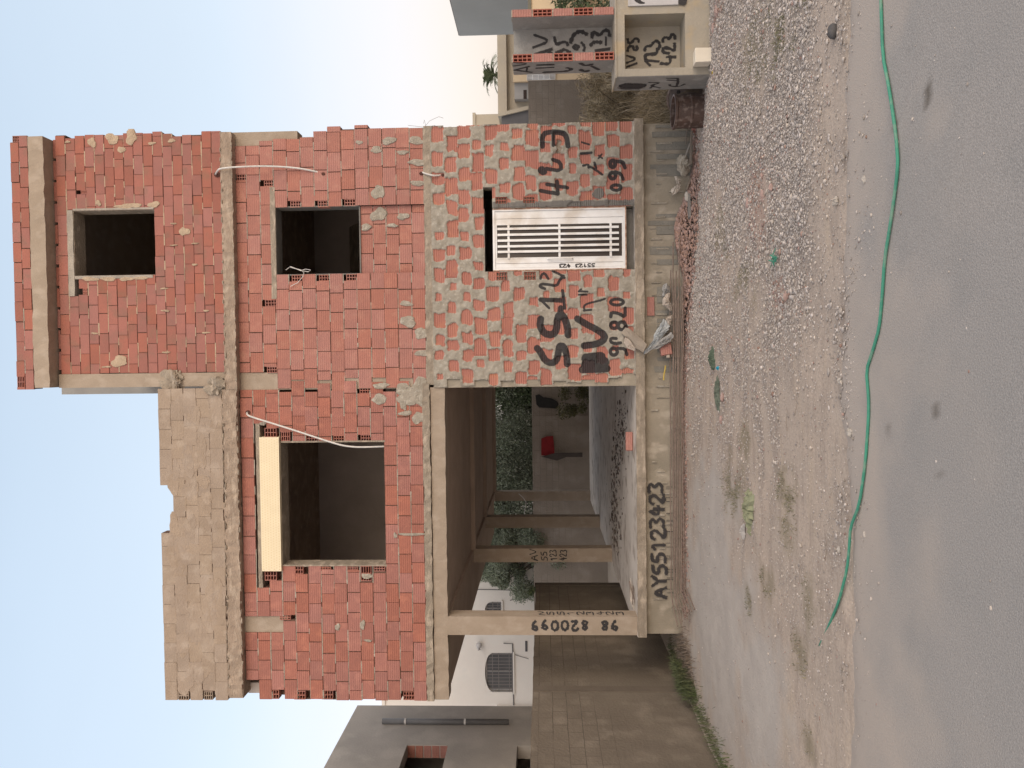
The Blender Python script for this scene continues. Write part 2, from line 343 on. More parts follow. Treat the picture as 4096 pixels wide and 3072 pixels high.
def smear(Mo,cx,cz,rx,rz,y,seed=0,th=.012):
    R=np.random.default_rng(seed); n=16; ph=R.uniform(0,6.3,4); vs=[(cx,y-th,cz)];fs=[]
    for ring,(k,yy) in enumerate(((.55,-th),(.93,-th*.7),(1.02,.012))):
        for i in range(n):
            a=2*math.pi*i/n; d=1+.16*math.sin(2*a+ph[0])+.12*math.sin(3*a+ph[1])+.08*math.sin(5*a+ph[2])+R.uniform(-.05,.05)
            vs.append((cx+rx*k*d*math.cos(a),y+yy+(R.uniform(-.003,.003) if ring<2 else 0),cz+rz*k*d*math.sin(a)))
    for i in range(n): fs.append((0,1+i,1+(i+1)%n)); 
    for r in range(2):
        for i in range(n): fs.append((1+r*n+i,1+(r+1)*n+i,1+(r+1)*n+(i+1)%n,1+r*n+(i+1)%n))
    Mo.add(vs,fs)
def rect(c,a,b,p,q,y=0.):
    x1,_,z1=onY(*c(a,p),y); x0,_,z0=onY(*c(b,q),y); return x0,x1,z0,z1

# ================================================================== THE HOUSE
H=thing('unfinished_house','unfinished house of bare red hollow bricks over an open garage, graffiti beside its white door','house',(-.3,0,0))
def part(mb,name,m,label=None,parent=H,**k):
    o=mb.build(name,m,parent,**k)
    if label: o['label']=label
    return o
# foundation and floor slab
m=MB(); m.box(-4.23,3.63,.03,12,-.6,.575); 
pl=part(m,'plinth',COP)
GBK=mat('grey_block',(.24,.225,.195),(.20,.19,.165),5,.9,.5,40,isl=.12)
R=random.Random(3)
for i in range(26):     # concrete blocks of the footing show at the right, with mortar runs
    x=-.15+i*.148+R.uniform(-.03,.03); a=R.uniform(.05,.13); top=.36+R.uniform(-.02,.16)*(i%3==0)
    if R.random()<.45 and i not in (21,22,24): continue
    m=MB(); m.box(x,min(x+a,3.6),.020,.04,-.3,top,.008); part(m,'footing_block',GBK)
#(.26,.245,.215),(.225,.21,.185),5,.9,.5,40,isl=.12))
m=MB()
for i in range(46):
    x=-3.9+i*.165+R.uniform(-.05,.05)
    if x>3.55: break
    l=R.uniform(.05,.28); z=R.choice([.36,.36,.45,.16])+R.uniform(-.02,.02)
    m.box(x,x+R.uniform(.008,.03),.010,.03,z-l,z,.003)
part(m,'mortar_drips',MO)['kind']='stuff'
m=MB(); m.rbox(-4.245,3.675,-.08,.34,.575,.70,amp=.007,seed=1)
for a,b,p,q in ((-4.245,-4.02,.34,1.0),(-3.62,3.66,.34,1.0),(-4.245,3.66,1.0,12)): m.box(a,b,p,q,.58,.697)
part(m,'floor_slab',FLO)
m=MB(); m.rbox(-4.25,3.68,-.095,-.06,.568,.704,amp=.006,seed=4,sl=.08); part(m,'slab_edge',CO)
m=MB(); m.box(-4.02,-3.62,.34,1.0,.2,.21)
part(m,'pit_bottom',INT)
m=MB()
for a,b in (((-4.0,.4,.66),(-3.66,.9,.72)),((-3.8,.36,.70),(-3.86,.98,.66)),((-4.0,.75,.69),(-3.62,.6,.69))): m.tube([a,b],.007,6)
part(m,'exposed_rebar',REB)
# ground-floor columns
for i,(y,zz) in enumerate(((0,0),(4.4,0),(7.8,0),(11.68,0))):
    m=MB(); m.box(-4.245,-3.955,y,y+.3,.699,3.66,.003 if i else .001); o=part(m,'column',COW)
    g=MB()
    if i==0:
        write(g,'98 820099',(-4.02,-.004,1.00),(0,0,1),(-1,0,0),.10,.145,.055,.044,(0,-1,0))
        for k,ch in enumerate('N55123423'):
            write(g,ch,(-3.951,.05+.02,2.14-k*.155),(0,1,0),(0,0,1),.17,.11,.02,.022,(1,0,0))
        part(g,'graffiti',SPR,parent=o,attr=True)
    if i==1:
        for t,z,h,wd in (('AV',2.28,.17,.11),('55',2.07,.13,.085),('123',1.87,.14,.062),('423',1.66,.14,.062)):
            write(g,t,(-4.21,4.396,z),(1,0,0),(0,0,1),wd,h,.02,.022,(0,-1,0))
        part(g,'graffiti',SPR,parent=o,attr=True)
m=MB(); m.box(-.368,-.08,.004,.3,.699,3.66); part(m,'column',COP,'grey rendered column at the right edge of the garage opening')
m=MB(); m.box(-.35,-.15,.3,12,.699,3.66); part(m,'side_wall',INT)
m=MB(); m.box(3.42,3.62,.3,12,.6,3.7); m.box(-.15,3.42,11.8,12,.6,3.7); m.box(-.15,3.42,4.2,4.35,.7,3.7); part(m,'rear_wall',INT)
# first-floor slab, beam
m=MB(); m.box(-5.27,3.64,.30,12,3.69,3.93); part(m,'ceiling_slab',CEI)
m=MB(); m.box(-4.25,-.35,4.4,4.7,3.60,3.69); m.box(-4.25,-.35,7.8,8.1,3.60,3.69); m.box(-4.25,-.35,11.68,11.98,3.60,3.69)
for yy in (.3,): m.box(-4.22,-3.98,.3,11.9,3.64,3.69)
part(m,'ceiling_beam',CEI)
m=MB(); m.rbox(-5.275,-.36,0,.30,3.655,3.875,amp=.006,seed=5); part(m,'beam',COW,'lintel beam over the garage opening')
m=MB(); m.rbox(-5.285,-.30,-.035,.30,3.885,3.995,amp=.010,seed=6,sl=.07); m.rbox(-.32,3.665,-.022,.30,3.815,3.925,amp=.006,seed=7,sl=.07); part(m,'slab_edge',CO)
# --- first-floor brickwork
e=[]
def E(c,a,b,p,q): e.append(rect(c,a,b,p,q))
for q in ((496,562,557,592),(648,716,556,590),(795,862,547,584),(505,572,967,1003),(655,724,966,1000),(806,876,962,998),(200,264,410,444),(350,412,442,476),(358,430,1104,1140),(368,430,1474,1508)): E(c2,*q)
eL=[]
for q in ((505,562,345,385),(578,622,362,402),(688,742,378,405),(810,862,378,405),(930,982,375,404),(505,562,978,1020),(628,680,955,992),(748,802,955,972),(870,922,955,974),(930,982,955,1022),(988,1042,955,980),(925,978,166,192),(572,624,1172,1194),(518,572,1504,1545),(636,690,1508,1546),(758,812,1506,1546),(1118,1172,1512,1550)):
    eL.append(rect(c5,*q))
win_mid=(1.425,2.47,4.945,6.26)
lintel_mid=(1.05,2.785,6.26,6.345)
notch_mid=(1.425,2.478,3.80,4.945)
n1=int(round((6.925-3.93)/.2075))
rs=random.Random(5)
redge={n1-1:3.43,n1-2:3.43,n1-3:3.5,n1-4:3.53,n1-5:3.52,n1-6:3.54,n1-7:3.63,n1-8:3.70,n1-9:3.66,n1-10:3.71}
def lf(c,z): return -.095 if z>6.34 else -.30+.075*((c%2)*2-1)+rs.uniform(-.03,.03)
B,Mo=brickwork(-.3,3.66,3.93,6.925,[win_mid,lintel_mid,notch_mid],e,.2075,0,seed=11,left=lf,right=lambda c,z:redge.get(c,3.655))
cR=CORE; BRW=B
# infill under the window, set back
B2,Mo2=brickwork(1.428,2.474,3.93,4.943,[],[],.2075,.055,seed=12,thick=.14); wallmesh(B2,CORE,Mo2,'infill_wall',BR,MOD,MO,'set-back brick infill under the square window')
SM2=[(985,510,36,42),(1045,225,40,22),(975,275,35,18),(1195,225,45,22),(1200,345,45,20),(1205,460,38,18),(985,630,45,38),(1120,640,32,20),(915,700,32,18),(1060,690,28,12),(1140,1125,35,16),(1150,1225,50,30),(1225,1290,48,28),(880,235,20,12),(1230,1400,40,20),(1120,290,30,14),(1215,1590,40,60),(1130,1600,45,40),(1000,1580,50,16),(990,1640,30,18)]
for i,(x,y,rx,ry) in enumerate(SM2):
    a=onY(*c2(x,y)); k=.7236/258.6; smear(Mo,a[0],a[2],ry*k,rx*k,.045 if (900<x<1160 and 585<y<960) else -.003,i)
wallmesh(BRW,cR,Mo,'brick_wall',BR,MOD,MO,'salmon brick wall of the upper floor around the small square window')
def lfL(c,z): return -5.285+rs.uniform(-.012,.012)
def rfL(c,z): return -.37 if z>6.34 else -.33+.07*((c%2)*2-1)+rs.uniform(-.02,.02)
bigwin=(-3.15,-1.20,4.59,6.57); boxcut=(-3.225,-1.11,6.262,6.575); lin_big=(-3.5,-.9,6.57,6.645)
colslot=(-4.215,-3.955,6.34,7.0); step=(-5.4,-4.97,6.77,7.0)
zt=6.885; n2=int(round((zt-4.0)/.2075))
B,Mo=brickwork(-5.285,-.33,4.0,zt,[bigwin,boxcut,lin_big,colslot,step],eL,.2075,0,seed=21,left=lfL,right=rfL)
BL=mat('hollow_clay_brick_left',(.355,.146,.115),(.318,.135,.108),5,.85,.3,45,c3=(.40,.17,.13),scale3=7,isl=.095,ribs=9.5)
for i,(x,y,rx,ry) in enumerate([(1015,222,30,22),(1020,160,30,10),(1140,215,40,36),(1190,300,30,30),(1190,190,30,60),(1130,280,30,12),(1085,820,8,14),(1160,815,60,7),(940,1215,14,20),(830,1225,14,14),(960,1000,24,14),(1120,240,14,30),(500,325,14,10),(965,1285,18,6)]):
    a=onY(*c5(x,y)); k=.9043/258.6; smear(Mo,a[0],a[2],ry*k,rx*k,-.003,40+i)
wallmesh(B,CORE,Mo,'brick_wall',BL,MOD,MO,'red brick wall of the upper floor around the wide window')
# columns of the upper floor
for a,b,z0,z1 in ((-.372,-.10,3.99,6.935),(-4.215,-3.955,6.2,6.935)):
    m=MB(); m.box(a,b,.022 if z0>4 else .0185,.3,z0,z1); part(m,'column',COW)
m=MB(); m.box(3.44,3.652,.03,.28,5.9,6.935); part(m,'column',COW,'concrete corner column beside the ragged brick edge')
# lintels
m=MB(); m.rbox(1.05,2.785,-.006,.22,6.262,6.343,amp=.004,seed=8); part(m,'lintel',CO); m=MB(); m.rbox(-3.5,-.9,-.008,.2,6.578,6.643,amp=.006,seed=9); part(m,'lintel',CO)
m=MB(); m.box(-3.222,-1.112,-.055,.25,6.262,6.572); sb=part(m,'shutter_box',CRM)
m=MB()
for r_ in range(7):
    for k in range(52):
        x=-3.19+k*.04+(r_%2)*.02
        if x>-1.14: continue
        z=6.29+r_*.042; m.add([(x-.012,-.0565,z),(x,-.0565,z+.012),(x+.012,-.0565,z),(x,-.0565,z-.012)],[(0,1,2,3)])
part(m,'box_dimples',mat('cream_dimple',(.70,.58,.36),(.68,.56,.35),9,.7),parent=sb)
# window reveals
def reveal(x0,x1,z0,z1,y,d,m_,bottom=True,t=.02):
    m=MB(); m.box(x0-t,x0,y,y+d,z0,z1); m.box(x1,x1+t,y,y+d,z0,z1); m.box(x0-t,x1+t,y,y+d,z1,z1+t)
    if bottom: m.box(x0-t,x1+t,y+.02,y+d,z0-t,z0)
    return part(m,'window_reveal',m_)
reveal(1.43,2.465,4.955,6.255,.012,.26,CEM); reveal(-3.15,-1.205,4.61,6.255,.010,.34,CO)
# grey jamb strips of the wide window
m=MB(); m.box(-3.155,-3.135,-.004,.3,4.6,6.26); part(m,'window_jamb',CO); m=MB(); m.box(-1.205,-1.18,-.004,.3,4.6,6.24); part(m,'window_jamb',CO)
# upper-floor slab
def sc(v,y,axis): 
    k=(11.9+y)/11.9; return v*k if axis=='x' else 2.13+(v-2.13)*k
ys=-.13
m=MB(); m.rbox(sc(-5.27,ys,'x'),sc(-.36,ys,'x'),ys,.32,sc(6.945,ys,'z'),sc(7.165,ys,'z'),amp=.012,seed=10,sl=.07)
m.rbox(sc(-.36,ys,'x')+.001,sc(3.655,ys,'x'),ys,.32,sc(6.93,ys,'z'),sc(7.115,ys,'z'),amp=.009,seed=11,sl=.07); m.box(-5.2,3.6,.32,12,6.93,7.12); part(m,'roof_slab',COS)
R=random.Random(8); m=MB()      # ragged casting edge along the slab
for i in range(110):
    x=-5.1+i*.079+R.uniform(-.03,.03); 
    if x>3.5: break
    z=(7.10 if x<-.36 else 7.05)+R.uniform(-.01,.02) if i%2 else (6.88 if x<-.36 else 6.88)
    m.lump((x,ys-.002,z),(R.uniform(.02,.06),.018,R.uniform(.006,.016)),seed=i,sub=0)
part(m,'casting_crumbs',CO)['kind']='stuff'
# left parapet of mortar-washed brick, worn notch in its top
def topz(c,x): return 0
holesP=[(-2.62,-1.86,8.035,9)]
eP=[rect(c5,128,178,1506,1545),rect(c5,240,282,1508,1545)]
B,Mo=brickwork(-5.29,-.335,7.17,8.185,holesP,eP,.203,-.03,seed=31,jz=.002,gap=.004,bedmat=.75)

for i in range(70):
    x=R.uniform(-5.1,-.5); z=R.uniform(7.25,8.0)
    if x>-3.3 and R.random()<.55: continue
    smear(Mo,x,z,R.uniform(.10,.30),R.uniform(.08,.14),-.028,200+i,.004)
wallmesh(B,CORE,Mo,'parapet',PAR,MOD,PAR,'parapet of mortar-washed bricks with a shallow notch in its top')
# --- top storey
y3=.06
tw=(sc(1.455,y3,'x'),sc(2.48,y3,'x'),sc(8.19,y3,'z'),sc(9.485,y3,'z'))
top_lin=(sc(1.14,y3,'x'),sc(2.49,y3,'x'),sc(9.485,y3,'z'),sc(9.585,y3,'z'))
SR=.155
def rf3(c,z): return 3.665+rs.uniform(-.035,.03)+(.03 if z>8 and z<9 else 0)
gaps3=[rect(c1,445,482,498,520,y3),rect(c1,455,485,1042,1075,y3)]
B,Mo=brickwork(-.09,3.68,sc(7.1,y3,'z'),9.78,[tw,top_lin],gaps3,SR,y3,seed=41,left=lambda c,z:-.09+rs.uniform(0,.012),right=rf3,jz=.003,gap=.008,bedmat=.45)

for i,(x,y,rx,ry) in enumerate([(1020,727,30,25),(660,1445,48,32),(620,215,38,32),(725,205,34,42),(672,275,22,20),(508,235,26,26),(950,225,20,12),(840,240,22,9),(960,683,22,4),(960,803,22,4),(1078,793,24,4),(1076,910,20,5),(908,1042,22,5),(915,1165,26,6),(1140,1165,20,5),(1140,1286,26,5),(918,1395,22,6),(590,1475,26,6),(525,1290,20,6),(850,578,36,17),(735,582,50,14),(545,570,14,18),(680,590,60,10),(375,232,20,6),(600,990,40,14),(700,990,40,12),(500,990,50,12),(780,985,40,10)]):
    a=onY(*c1(x,y),y3); k=.7236/257.; smear(Mo,a[0],a[2],ry*k,rx*k,y3-.003,80+i,.01)
wallmesh(B,CORE,Mo,'brick_wall',BRT,MOD,mat('pale_mortar',(.47,.37,.27),(.38,.29,.21),9,.95,.7,50),'dark red brick wall of the top storey in thin courses')
m=MB(); m.rbox(top_lin[0],top_lin[1],y3-.012,y3+.2,top_lin[2]+.002,top_lin[3]-.002,amp=.004,seed=12); m.box(tw[0]-.045,tw[0],y3-.01,y3+.24,tw[2]+.04,tw[3],.004); m.box(tw[1],tw[1]+.03,y3-.008,y3+.24,tw[2],tw[3],.003); part(m,'window_surround',mat('window_mortar_frame',(.40,.36,.31),(.30,.27,.235),6,.9,.6,40))
reveal(tw[0]+.006,tw[1]-.006,tw[2],tw[3]-.004,y3+.004,.3,CO,False)
yb=-.16
m=MB(); m.rbox(sc(-.3,yb,'x'),sc(3.66,yb,'x'),yb,.3,sc(9.945,yb,'z'),sc(10.19,yb,'z'),amp=.008,seed=13); m.box(-.2,3.55,.3,6,9.9,10.1); part(m,'roof_beam',COW)
m=MB(); m.box(-.305,-.092,.045,.30,7.1,9.82,.002); part(m,'column',COW,'formwork-marked corner column of the top storey')
m=MB(); m.lump((-.28,-.03,7.2),(.14,.1,.16),seed=6,sub=2,rough=.6); part(m,'concrete_lump',CO)
m=MB(); m.lump((-.2,.05,8.0),(.17,.045,.16),seed=5,sub=2,rough=.6); m.lump((-.2,0.02,7.9),(.15,.08,.06),seed=9,sub=2,rough=.6); part(m,'concrete_lump',CO)
yp=-.10
B,Mo=brickwork(sc(-.325,yp,'x'),sc(3.675,yp,'x'),sc(10.19,yp,'z'),sc(10.475,yp,'z'),[],[rect(c1,65,110,198,232,yp),rect(c1,92,140,1528,1590,yp)],.15,yp,seed=51,right=lambda c,z:sc(3.675,yp,'x')-.0,jz=.006,bedmat=.2)
wallmesh(B,CORE,Mo,'parapet',BRT,MOD,MO,'two courses of bricks laid on the roof beam')
# broken bricks jammed under the roof beam
m=MB()
for k in range(11):
    x=-.02+k*.335; m.box(x,x+.29,y3+.02,y3+.1,9.79,9.835,.006)
part(m,'packing_bricks',BRT)
# shell behind the facade
m=MB(); m.box(-5.27,-5.1,.2,12,3.93,6.93); m.box(3.45,3.62,.25,12,3.93,6.93); m.box(-5.1,3.45,11.8,12,3.93,6.93); m.box(-5.1,3.45,4.3,4.45,3.93,6.93); m.box(-.35,-.2,.25,4.3,3.93,6.93)
part(m,'interior_wall',INT)
m=MB(); m.box(3.42,3.58,.27,6,7.12,9.9); m.box(-.2,-.05,.3,6,7.12,9.9); m.box(-.05,3.42,5.85,6,7.12,9.9); part(m,'interior_wall',INT)
m=MB(); m.prism([(1.2,3.95),(4.2,5.9),(4.2,6.15),(1.2,4.2)],'x',1.7,2.9); part(m,'staircase',CO)
m=MB(); m.box(-.52,-.22,3.2,6.2,7.12,11.8); part(m,'stair_tower',mat('grey_cement_render',(.27,.265,.255),(.22,.215,.21),2,.9,.3))
# conduits
def cond(c,pts,y,r,name='conduit',m_=PVC,lab=None):
    m=MB(); P=[np.array(onY(*c(px,py),yy)) for (px,py),yy in zip(pts,y)]
    for _ in range(2):
        Q=[P[0]]
        for a,b in zip(P[:-1],P[1:]): Q+=[a*.75+b*.25,a*.25+b*.75]
        Q.append(P[-1]); P=Q
    m.tube(P,r,8); return part(m,name,m_,lab,smooth=True)
cond(c2,[(86,410),(96,392),(110,378),(200,370),(350,365),(480,370),(580,382),(680,405)],[.06,-.10,-.2,-.2,-.12,-.06,-.04,.03],.014,lab='white conduit looping over the slab edge')
cond(c2,[(1222,398),(1240,404),(1270,414),(1300,419),(1342,414)],[.04,-.04,-.06,-.05,.03],.014)
cond(c5,[(432,270),(428,285),(445,295),(560,330),(700,375),(800,408),(860,425),(930,431),(1048,426)],[.03,-.05,-.07,-.07,-.08,-.08,-.07,-.05,.05],.014,lab='white conduit hanging across the wide window')
HOLE=mat('hole_shadow_brick',(.10,.045,.035),(.07,.03,.025),20,.95)  # dark colour paints the shade inside the holes, on shallow discs
for cc,(x,y),r_ in ((c2,(85,405),.055),(c2,(680,407),.03),(c2,(1222,405),.032),(c2,(1342,414),.028),(c5,(432,276),.04)):
    a=onY(*cc(x,y),-.02); n=10
    m=MB(); ring=[(a[0]+r_*.8*math.cos(t*.628),-.0135+(0.06 if cc is c2 and x==85 else 0),a[2]+r_*math.sin(t*.628)) for t in range(n)]
    m.add(ring+[(p[0],p[1]+.012,p[2]) for p in ring],[tuple(range(n))]+[(i,n+i,n+(i+1)%n,(i+1)%n) for i in range(n)]); part(m,'chiselled_hole',HOLE)
m=MB()
for st in ([(565,940),(585,935),(612,940),(600,950),(570,945)],[(500,925),(560,940),(575,955),(570,975),(540,1010),(500,1030)],[(475,940),(500,920),(560,945)]):
    m.tube([onY(*c2(*p),-.03) for p in st],.005,5)
part(m,'loose_wire',PVC)
m=MB(); 
for st in ([(1240,150),(1270,115),(1320,92),(1345,100)],[(1250,150),(1240,110),(1236,130)],[(1150,140),(1240,150),(1300,140)]): m.tube([onY(*c2(*p),.05) for p in st],.0025,4)
part(m,'tie_wire',REB)
# --- ground-floor wall of smeared brickwork (a relief: clay, mortar, cement, paint)
def strokes():
    T=[]
    def a(c,pts,w):
        sc_=c(1,0)[0]-c(0,0)[0]; T.append(([(lambda p:(p[0],p[2]))(onY(*c(*p))) for p in pts],w*sc_/258.6))
    R2=lambda p,w:a(r2c,p,w); R3=lambda p,w:a(r3c,p,w)
    def ring(c,cx,cy,rx,ry,w): a(c,[(cx+rx*math.cos(t*.5236),cy+ry*math.sin(t*.5236)) for t in range(13)],w)
    R2([(560,1165),(600,1210),(650,1310),(730,1345),(790,1310),(810,1220),(820,1135),(870,1140),(905,1220),(915,1350)],58)
    R2([(600,820),(590,900),(640,990),(740,1010),(790,950),(800,800),(840,750),(890,820),(920,920),(925,1005)],62)
    R2([(840,690),(830,760)],50)
    R2([(600,590),(870,600)],34); R2([(610,600),(700,690)],14); R2([(860,480),(885,690)],20)
    R2([(650,460),(590,440),(600,405),(690,410),(790,430),(830,350),(870,310)],17); R2([(600,340),(612,290),(650,275),(690,340)],15); R2([(740,250),(830,290),(880,330)],14)
    R2([(1035,815),(1140,880),(1260,940),(1365,1015),(1340,1080),(1240,1120),(1115,1135)],58)
    R2([(1140,1285),(1310,1265)],90); R2([(1150,1360),(1340,1330)],110); R2([(1095,1420),(1385,1405)],64)
    R2([(1120,715),(1108,665),(1160,632),(1290,605),(1360,580)],9); R2([(1110,720),(1200,710)],9); R2([(1050,492),(1155,495)],9); R2([(1050,532),(1145,530)],9); R2([(1055,490),(1080,465)],8)
    ring(r2c,1503,618,78,36,20); R2([(1430,790),(1435,740),(1520,750),(1600,800),(1600,690)],24)
    ring(r2c,1470,892,42,38,24); ring(r2c,1560,900,44,46,24); R2([(1590,850),(1620,915)],20)
    R2([(1495,1050),(1430,1045),(1425,1090),(1480,1112),(1545,1100)],20); ring(r2c,1465,1205,42,42,24); R2([(1510,1165),(1600,1170),(1620,1240)],22)
    R3([(880,1050),(1110,1095)],32); R3([(1110,1090),(1100,925)],32); R3([(965,965),(1240,1012)],28)
    R3([(1045,635),(1150,670),(1155,790),(960,755)],32); R3([(895,775),(915,790)],80)
    R3([(905,455),(900,330),(950,262),(1180,272),(1230,330),(1245,455)],44); R3([(1050,280),(1050,445)],28)
    ring(r3c,1890,1010,65,38,26); ring(r3c,1845,850,40,42,28); R3([(1880,800),(1960,830),(1985,895)],26); ring(r3c,1845,690,34,45,34); R3([(1880,655),(1980,665),(2010,740)],30)
    R3([(1450,720),(1520,695),(1520,745)],14); R3([(1545,735),(1620,770),(1705,835)],15); R3([(1600,680),(1625,745)],14); R3([(1430,400),(1530,430)],8); R3([(1420,555),(1560,545)],14); R3([(1655,620),(1700,560)],8); R3([(1660,580),(1705,620)],8)
    return T
X0,X1,Z0,Z1=-.36,3.675,.702,3.818; st_=.0115
nx=int((X1-X0)/st_); nz_=int((Z1-Z0)/st_)
gx=np.linspace(X0,X1,nx+1); gzv=np.linspace(Z0,Z1,nz_+1); XX,ZZ=np.meshgrid(gx,gzv,indexing='ij')
wx=XX+.012*(fbm(XX,ZZ,9,0)-.5)+.05*(fbm(XX,ZZ,1.7,3)-.5); wz=ZZ+.016*(fbm(XX,ZZ,7,2)-.5)+.05*(fbm(XX,ZZ,1.1,1)-.5)
pc=(Z1-Z0)/15.; row=np.floor((wz-Z0)/pc).astype(int); rr=np.random.default_rng(5)
offs=np.where(np.arange(40)%2,.155,0)+rr.uniform(-.03,.03,40); bi=np.floor((wx-X0+offs[row%40])/.312).astype(int)
U=(wx-X0+offs[row%40])-(bi+.5)*.312; V=(wz-Z0)-(row+.5)*pc
tab=rr.random((64,64,6)); q=tab[row%64,bi%64]
zfrac=(ZZ-Z0)/(Z1-Z0)
expo=np.clip(.70+.42*(q[...,0]-.35)+.9*(fbm(XX,ZZ,1.3,5)-.5)+.16*np.exp(-((XX-3.66)/.3)**2)+.12*np.exp(-((XX+.3)/.25)**2)-.10*zfrac,.34,1.04)
hx=.156*np.clip(expo*(.72+.44*q[...,1]),.3,1.0); hz=.104*np.clip(expo*1.35,.55,1.03)*(.80+.24*q[...,2])
cxo=(q[...,3]-.5)*.11; czo=(q[...,4]-.5)*.035
nn=(fbm(XX,ZZ,7,1)-.5)*.9+(fbm(XX,ZZ,17,4)-.5)*.8+(fbm(XX,ZZ,45,3)-.5)*.3
dd=np.maximum(np.abs((U-cxo)/hx),np.abs((V-czo)/hz)); d2=(np.abs((U-cxo)/hx)**5+np.abs((V-czo)/hz)**5)**(1/5.); dd=.4*dd+.6*d2
mort=1/(1+np.exp(-(dd-1+nn*.62)*16))
hid=(q[...,5]<.05); mort=np.where(hid,1,mort)
edge=np.maximum(np.abs(U)/.156,np.abs(V)/.104)
paint=np.zeros_like(XX)
for pts,wd in strokes():
    P=[np.array(p) for p in pts]
    if len(P)>2:
        Q=[P[0]]
        for a_,b_ in zip(P[:-1],P[1:]): Q+=[a_*.75+b_*.25,a_*.25+b_*.75]
        P=Q+[P[-1]]
    for a_,b_ in zip(P[:-1],P[1:]):
        ab=b_-a_; t=np.clip(((XX-a_[0])*ab[0]+(ZZ-a_[1])*ab[1])/(ab@ab+1e-9),0,1); dist=np.hypot(XX-a_[0]-t*ab[0],ZZ-a_[1]-t*ab[1])
        paint=np.maximum(paint,np.clip(1.15-(dist-wd*.46)/(.012+wd*.16),0,1))
cem=np.zeros_like(XX); cc=onY(*r3c(1650,1090)); cem=np.clip(1.5-np.hypot((XX-cc[0])/.105,(ZZ-cc[2])/.115)+(fbm(XX,ZZ,12,2)-.5)*.5-.3,0,1); cem=(cem>.4)*1.
cem=np.maximum(cem,((XX>2.385)&(XX<2.475+.03*(fbm(XX,ZZ,9,4)-.5))&(ZZ<2.87))*1.)
topb=(ZZ>Z1-.02)|(ZZ<Z0+.012); mort=np.where(topb,1,mort)
yy=-.006-np.where(mort>.5,.008+.026*fbm(XX,ZZ,18,5),0)*np.clip((mort-.4)*3,0,1)-cem*.014
yy=np.where((mort<.5)&(edge>.97),yy+.012,yy)
brk=onY(*r3c(1125,500)); hole_=(np.abs(ZZ-brk[2]+.01*np.sin(XX*60))<.034)&(np.abs(XX-brk[0]-.05)<.10); mort=np.where(hole_,0,mort); yy=np.where(hole_,.06,yy)     # brick broken open under the 3
door=(1.415,2.385,.65,2.995); slot=(2.38,2.705,2.872,3.015)
lft=np.array([-.30+.06*((i%2)*2-1)*.6+rr.uniform(-.035,.03) for i in range(64)]); lft[0]=-.18; lft[1]=-.24
bad=lambda x,z:((x>door[0])&(x<door[1])&(z<door[3]))|((x>slot[0])&(x<slot[1])&(z>slot[2])&(z<slot[3]))
hl=[rect(c3,528,592,538,576),rect(c3,682,748,534,572),rect(c3,530,594,952,998),rect(c3,686,752,950,996)]
cxm=(XX[:-1,:-1]+XX[1:,1:])/2; czm=(ZZ[:-1,:-1]+ZZ[1:,1:])/2
keep=~bad(cxm,czm)&(cxm>lft[np.clip(row[:-1,:-1],0,63)]+.02*(fbm(cxm,czm,14,3)-.5))
for h in hl: keep&=~((cxm>h[0])&(cxm<h[1])&(czm>h[2])&(czm<h[3]))
keep&=cxm<3.672-.02*fbm(cxm,czm,12,1)-.03*(q[:-1,:-1,1]>.7)
idx=np.arange((nx+1)*(nz_+1)).reshape(nx+1,nz_+1)
fa=np.stack([idx[:-1,:-1],idx[1:,:-1],idx[1:,1:],idx[:-1,1:]],-1)[keep]
me=bpy.data.meshes.new('brick_wall'); off=np.array(LOC[H.name])
VV=np.stack([XX,yy,ZZ],-1).reshape(-1,3)-off
me.vertices.add(len(VV)); me.vertices.foreach_set('co',VV.astype(np.float32).ravel()); me.loops.add(fa.size); me.loops.foreach_set('vertex_index',fa.astype(np.int32).ravel())
me.polygons.add(len(fa)); me.polygons.foreach_set('loop_start',np.arange(0,fa.size,4,dtype=np.int32)); me.polygons.foreach_set('loop_total',np.full(len(fa),4,dtype=np.int32)); me.update(calc_edges=True); me.validate()
for nm,arr in (('mortar',mort),('paint',paint),('cement',cem),('tone',q[...,0]*.8+.2*q[...,5])):
    at=me.attributes.new(nm,'FLOAT','POINT'); at.data.foreach_set('value',arr.astype(np.float32).ravel())
me.materials.append(WM); gw=bpy.data.objects.new('brick_wall',me); S.collection.objects.link(gw); gw.parent=H; LOC[gw.name]=LOC[H.name]
gw['label']='ground-floor brick wall thickly smeared with grey mortar and sprayed with black numbers'
for h in hl: m=MB(); hollow(m,h[0],h[1],h[2]+.004,h[3]-.004,-.012,2,4); part(m,'brick_end',BRH)
m=MB()
for a,b,z0,z1 in ((-.26,1.415,.705,3.81),(1.415,2.385,3.0,3.81),(2.385,2.47,.705,2.865),(2.47,3.655,.705,2.865),(2.705,3.655,2.865,3.02),(2.385,3.655,3.02,3.81)): m.box(a,b,.03 if a!=1.415 else .0301,.21,z0,z1)
part(m,'wall_core',MO)
m=MB(); m.box(3.40,3.64,.045,.28,.7,3.81); part(m,'column',CO)
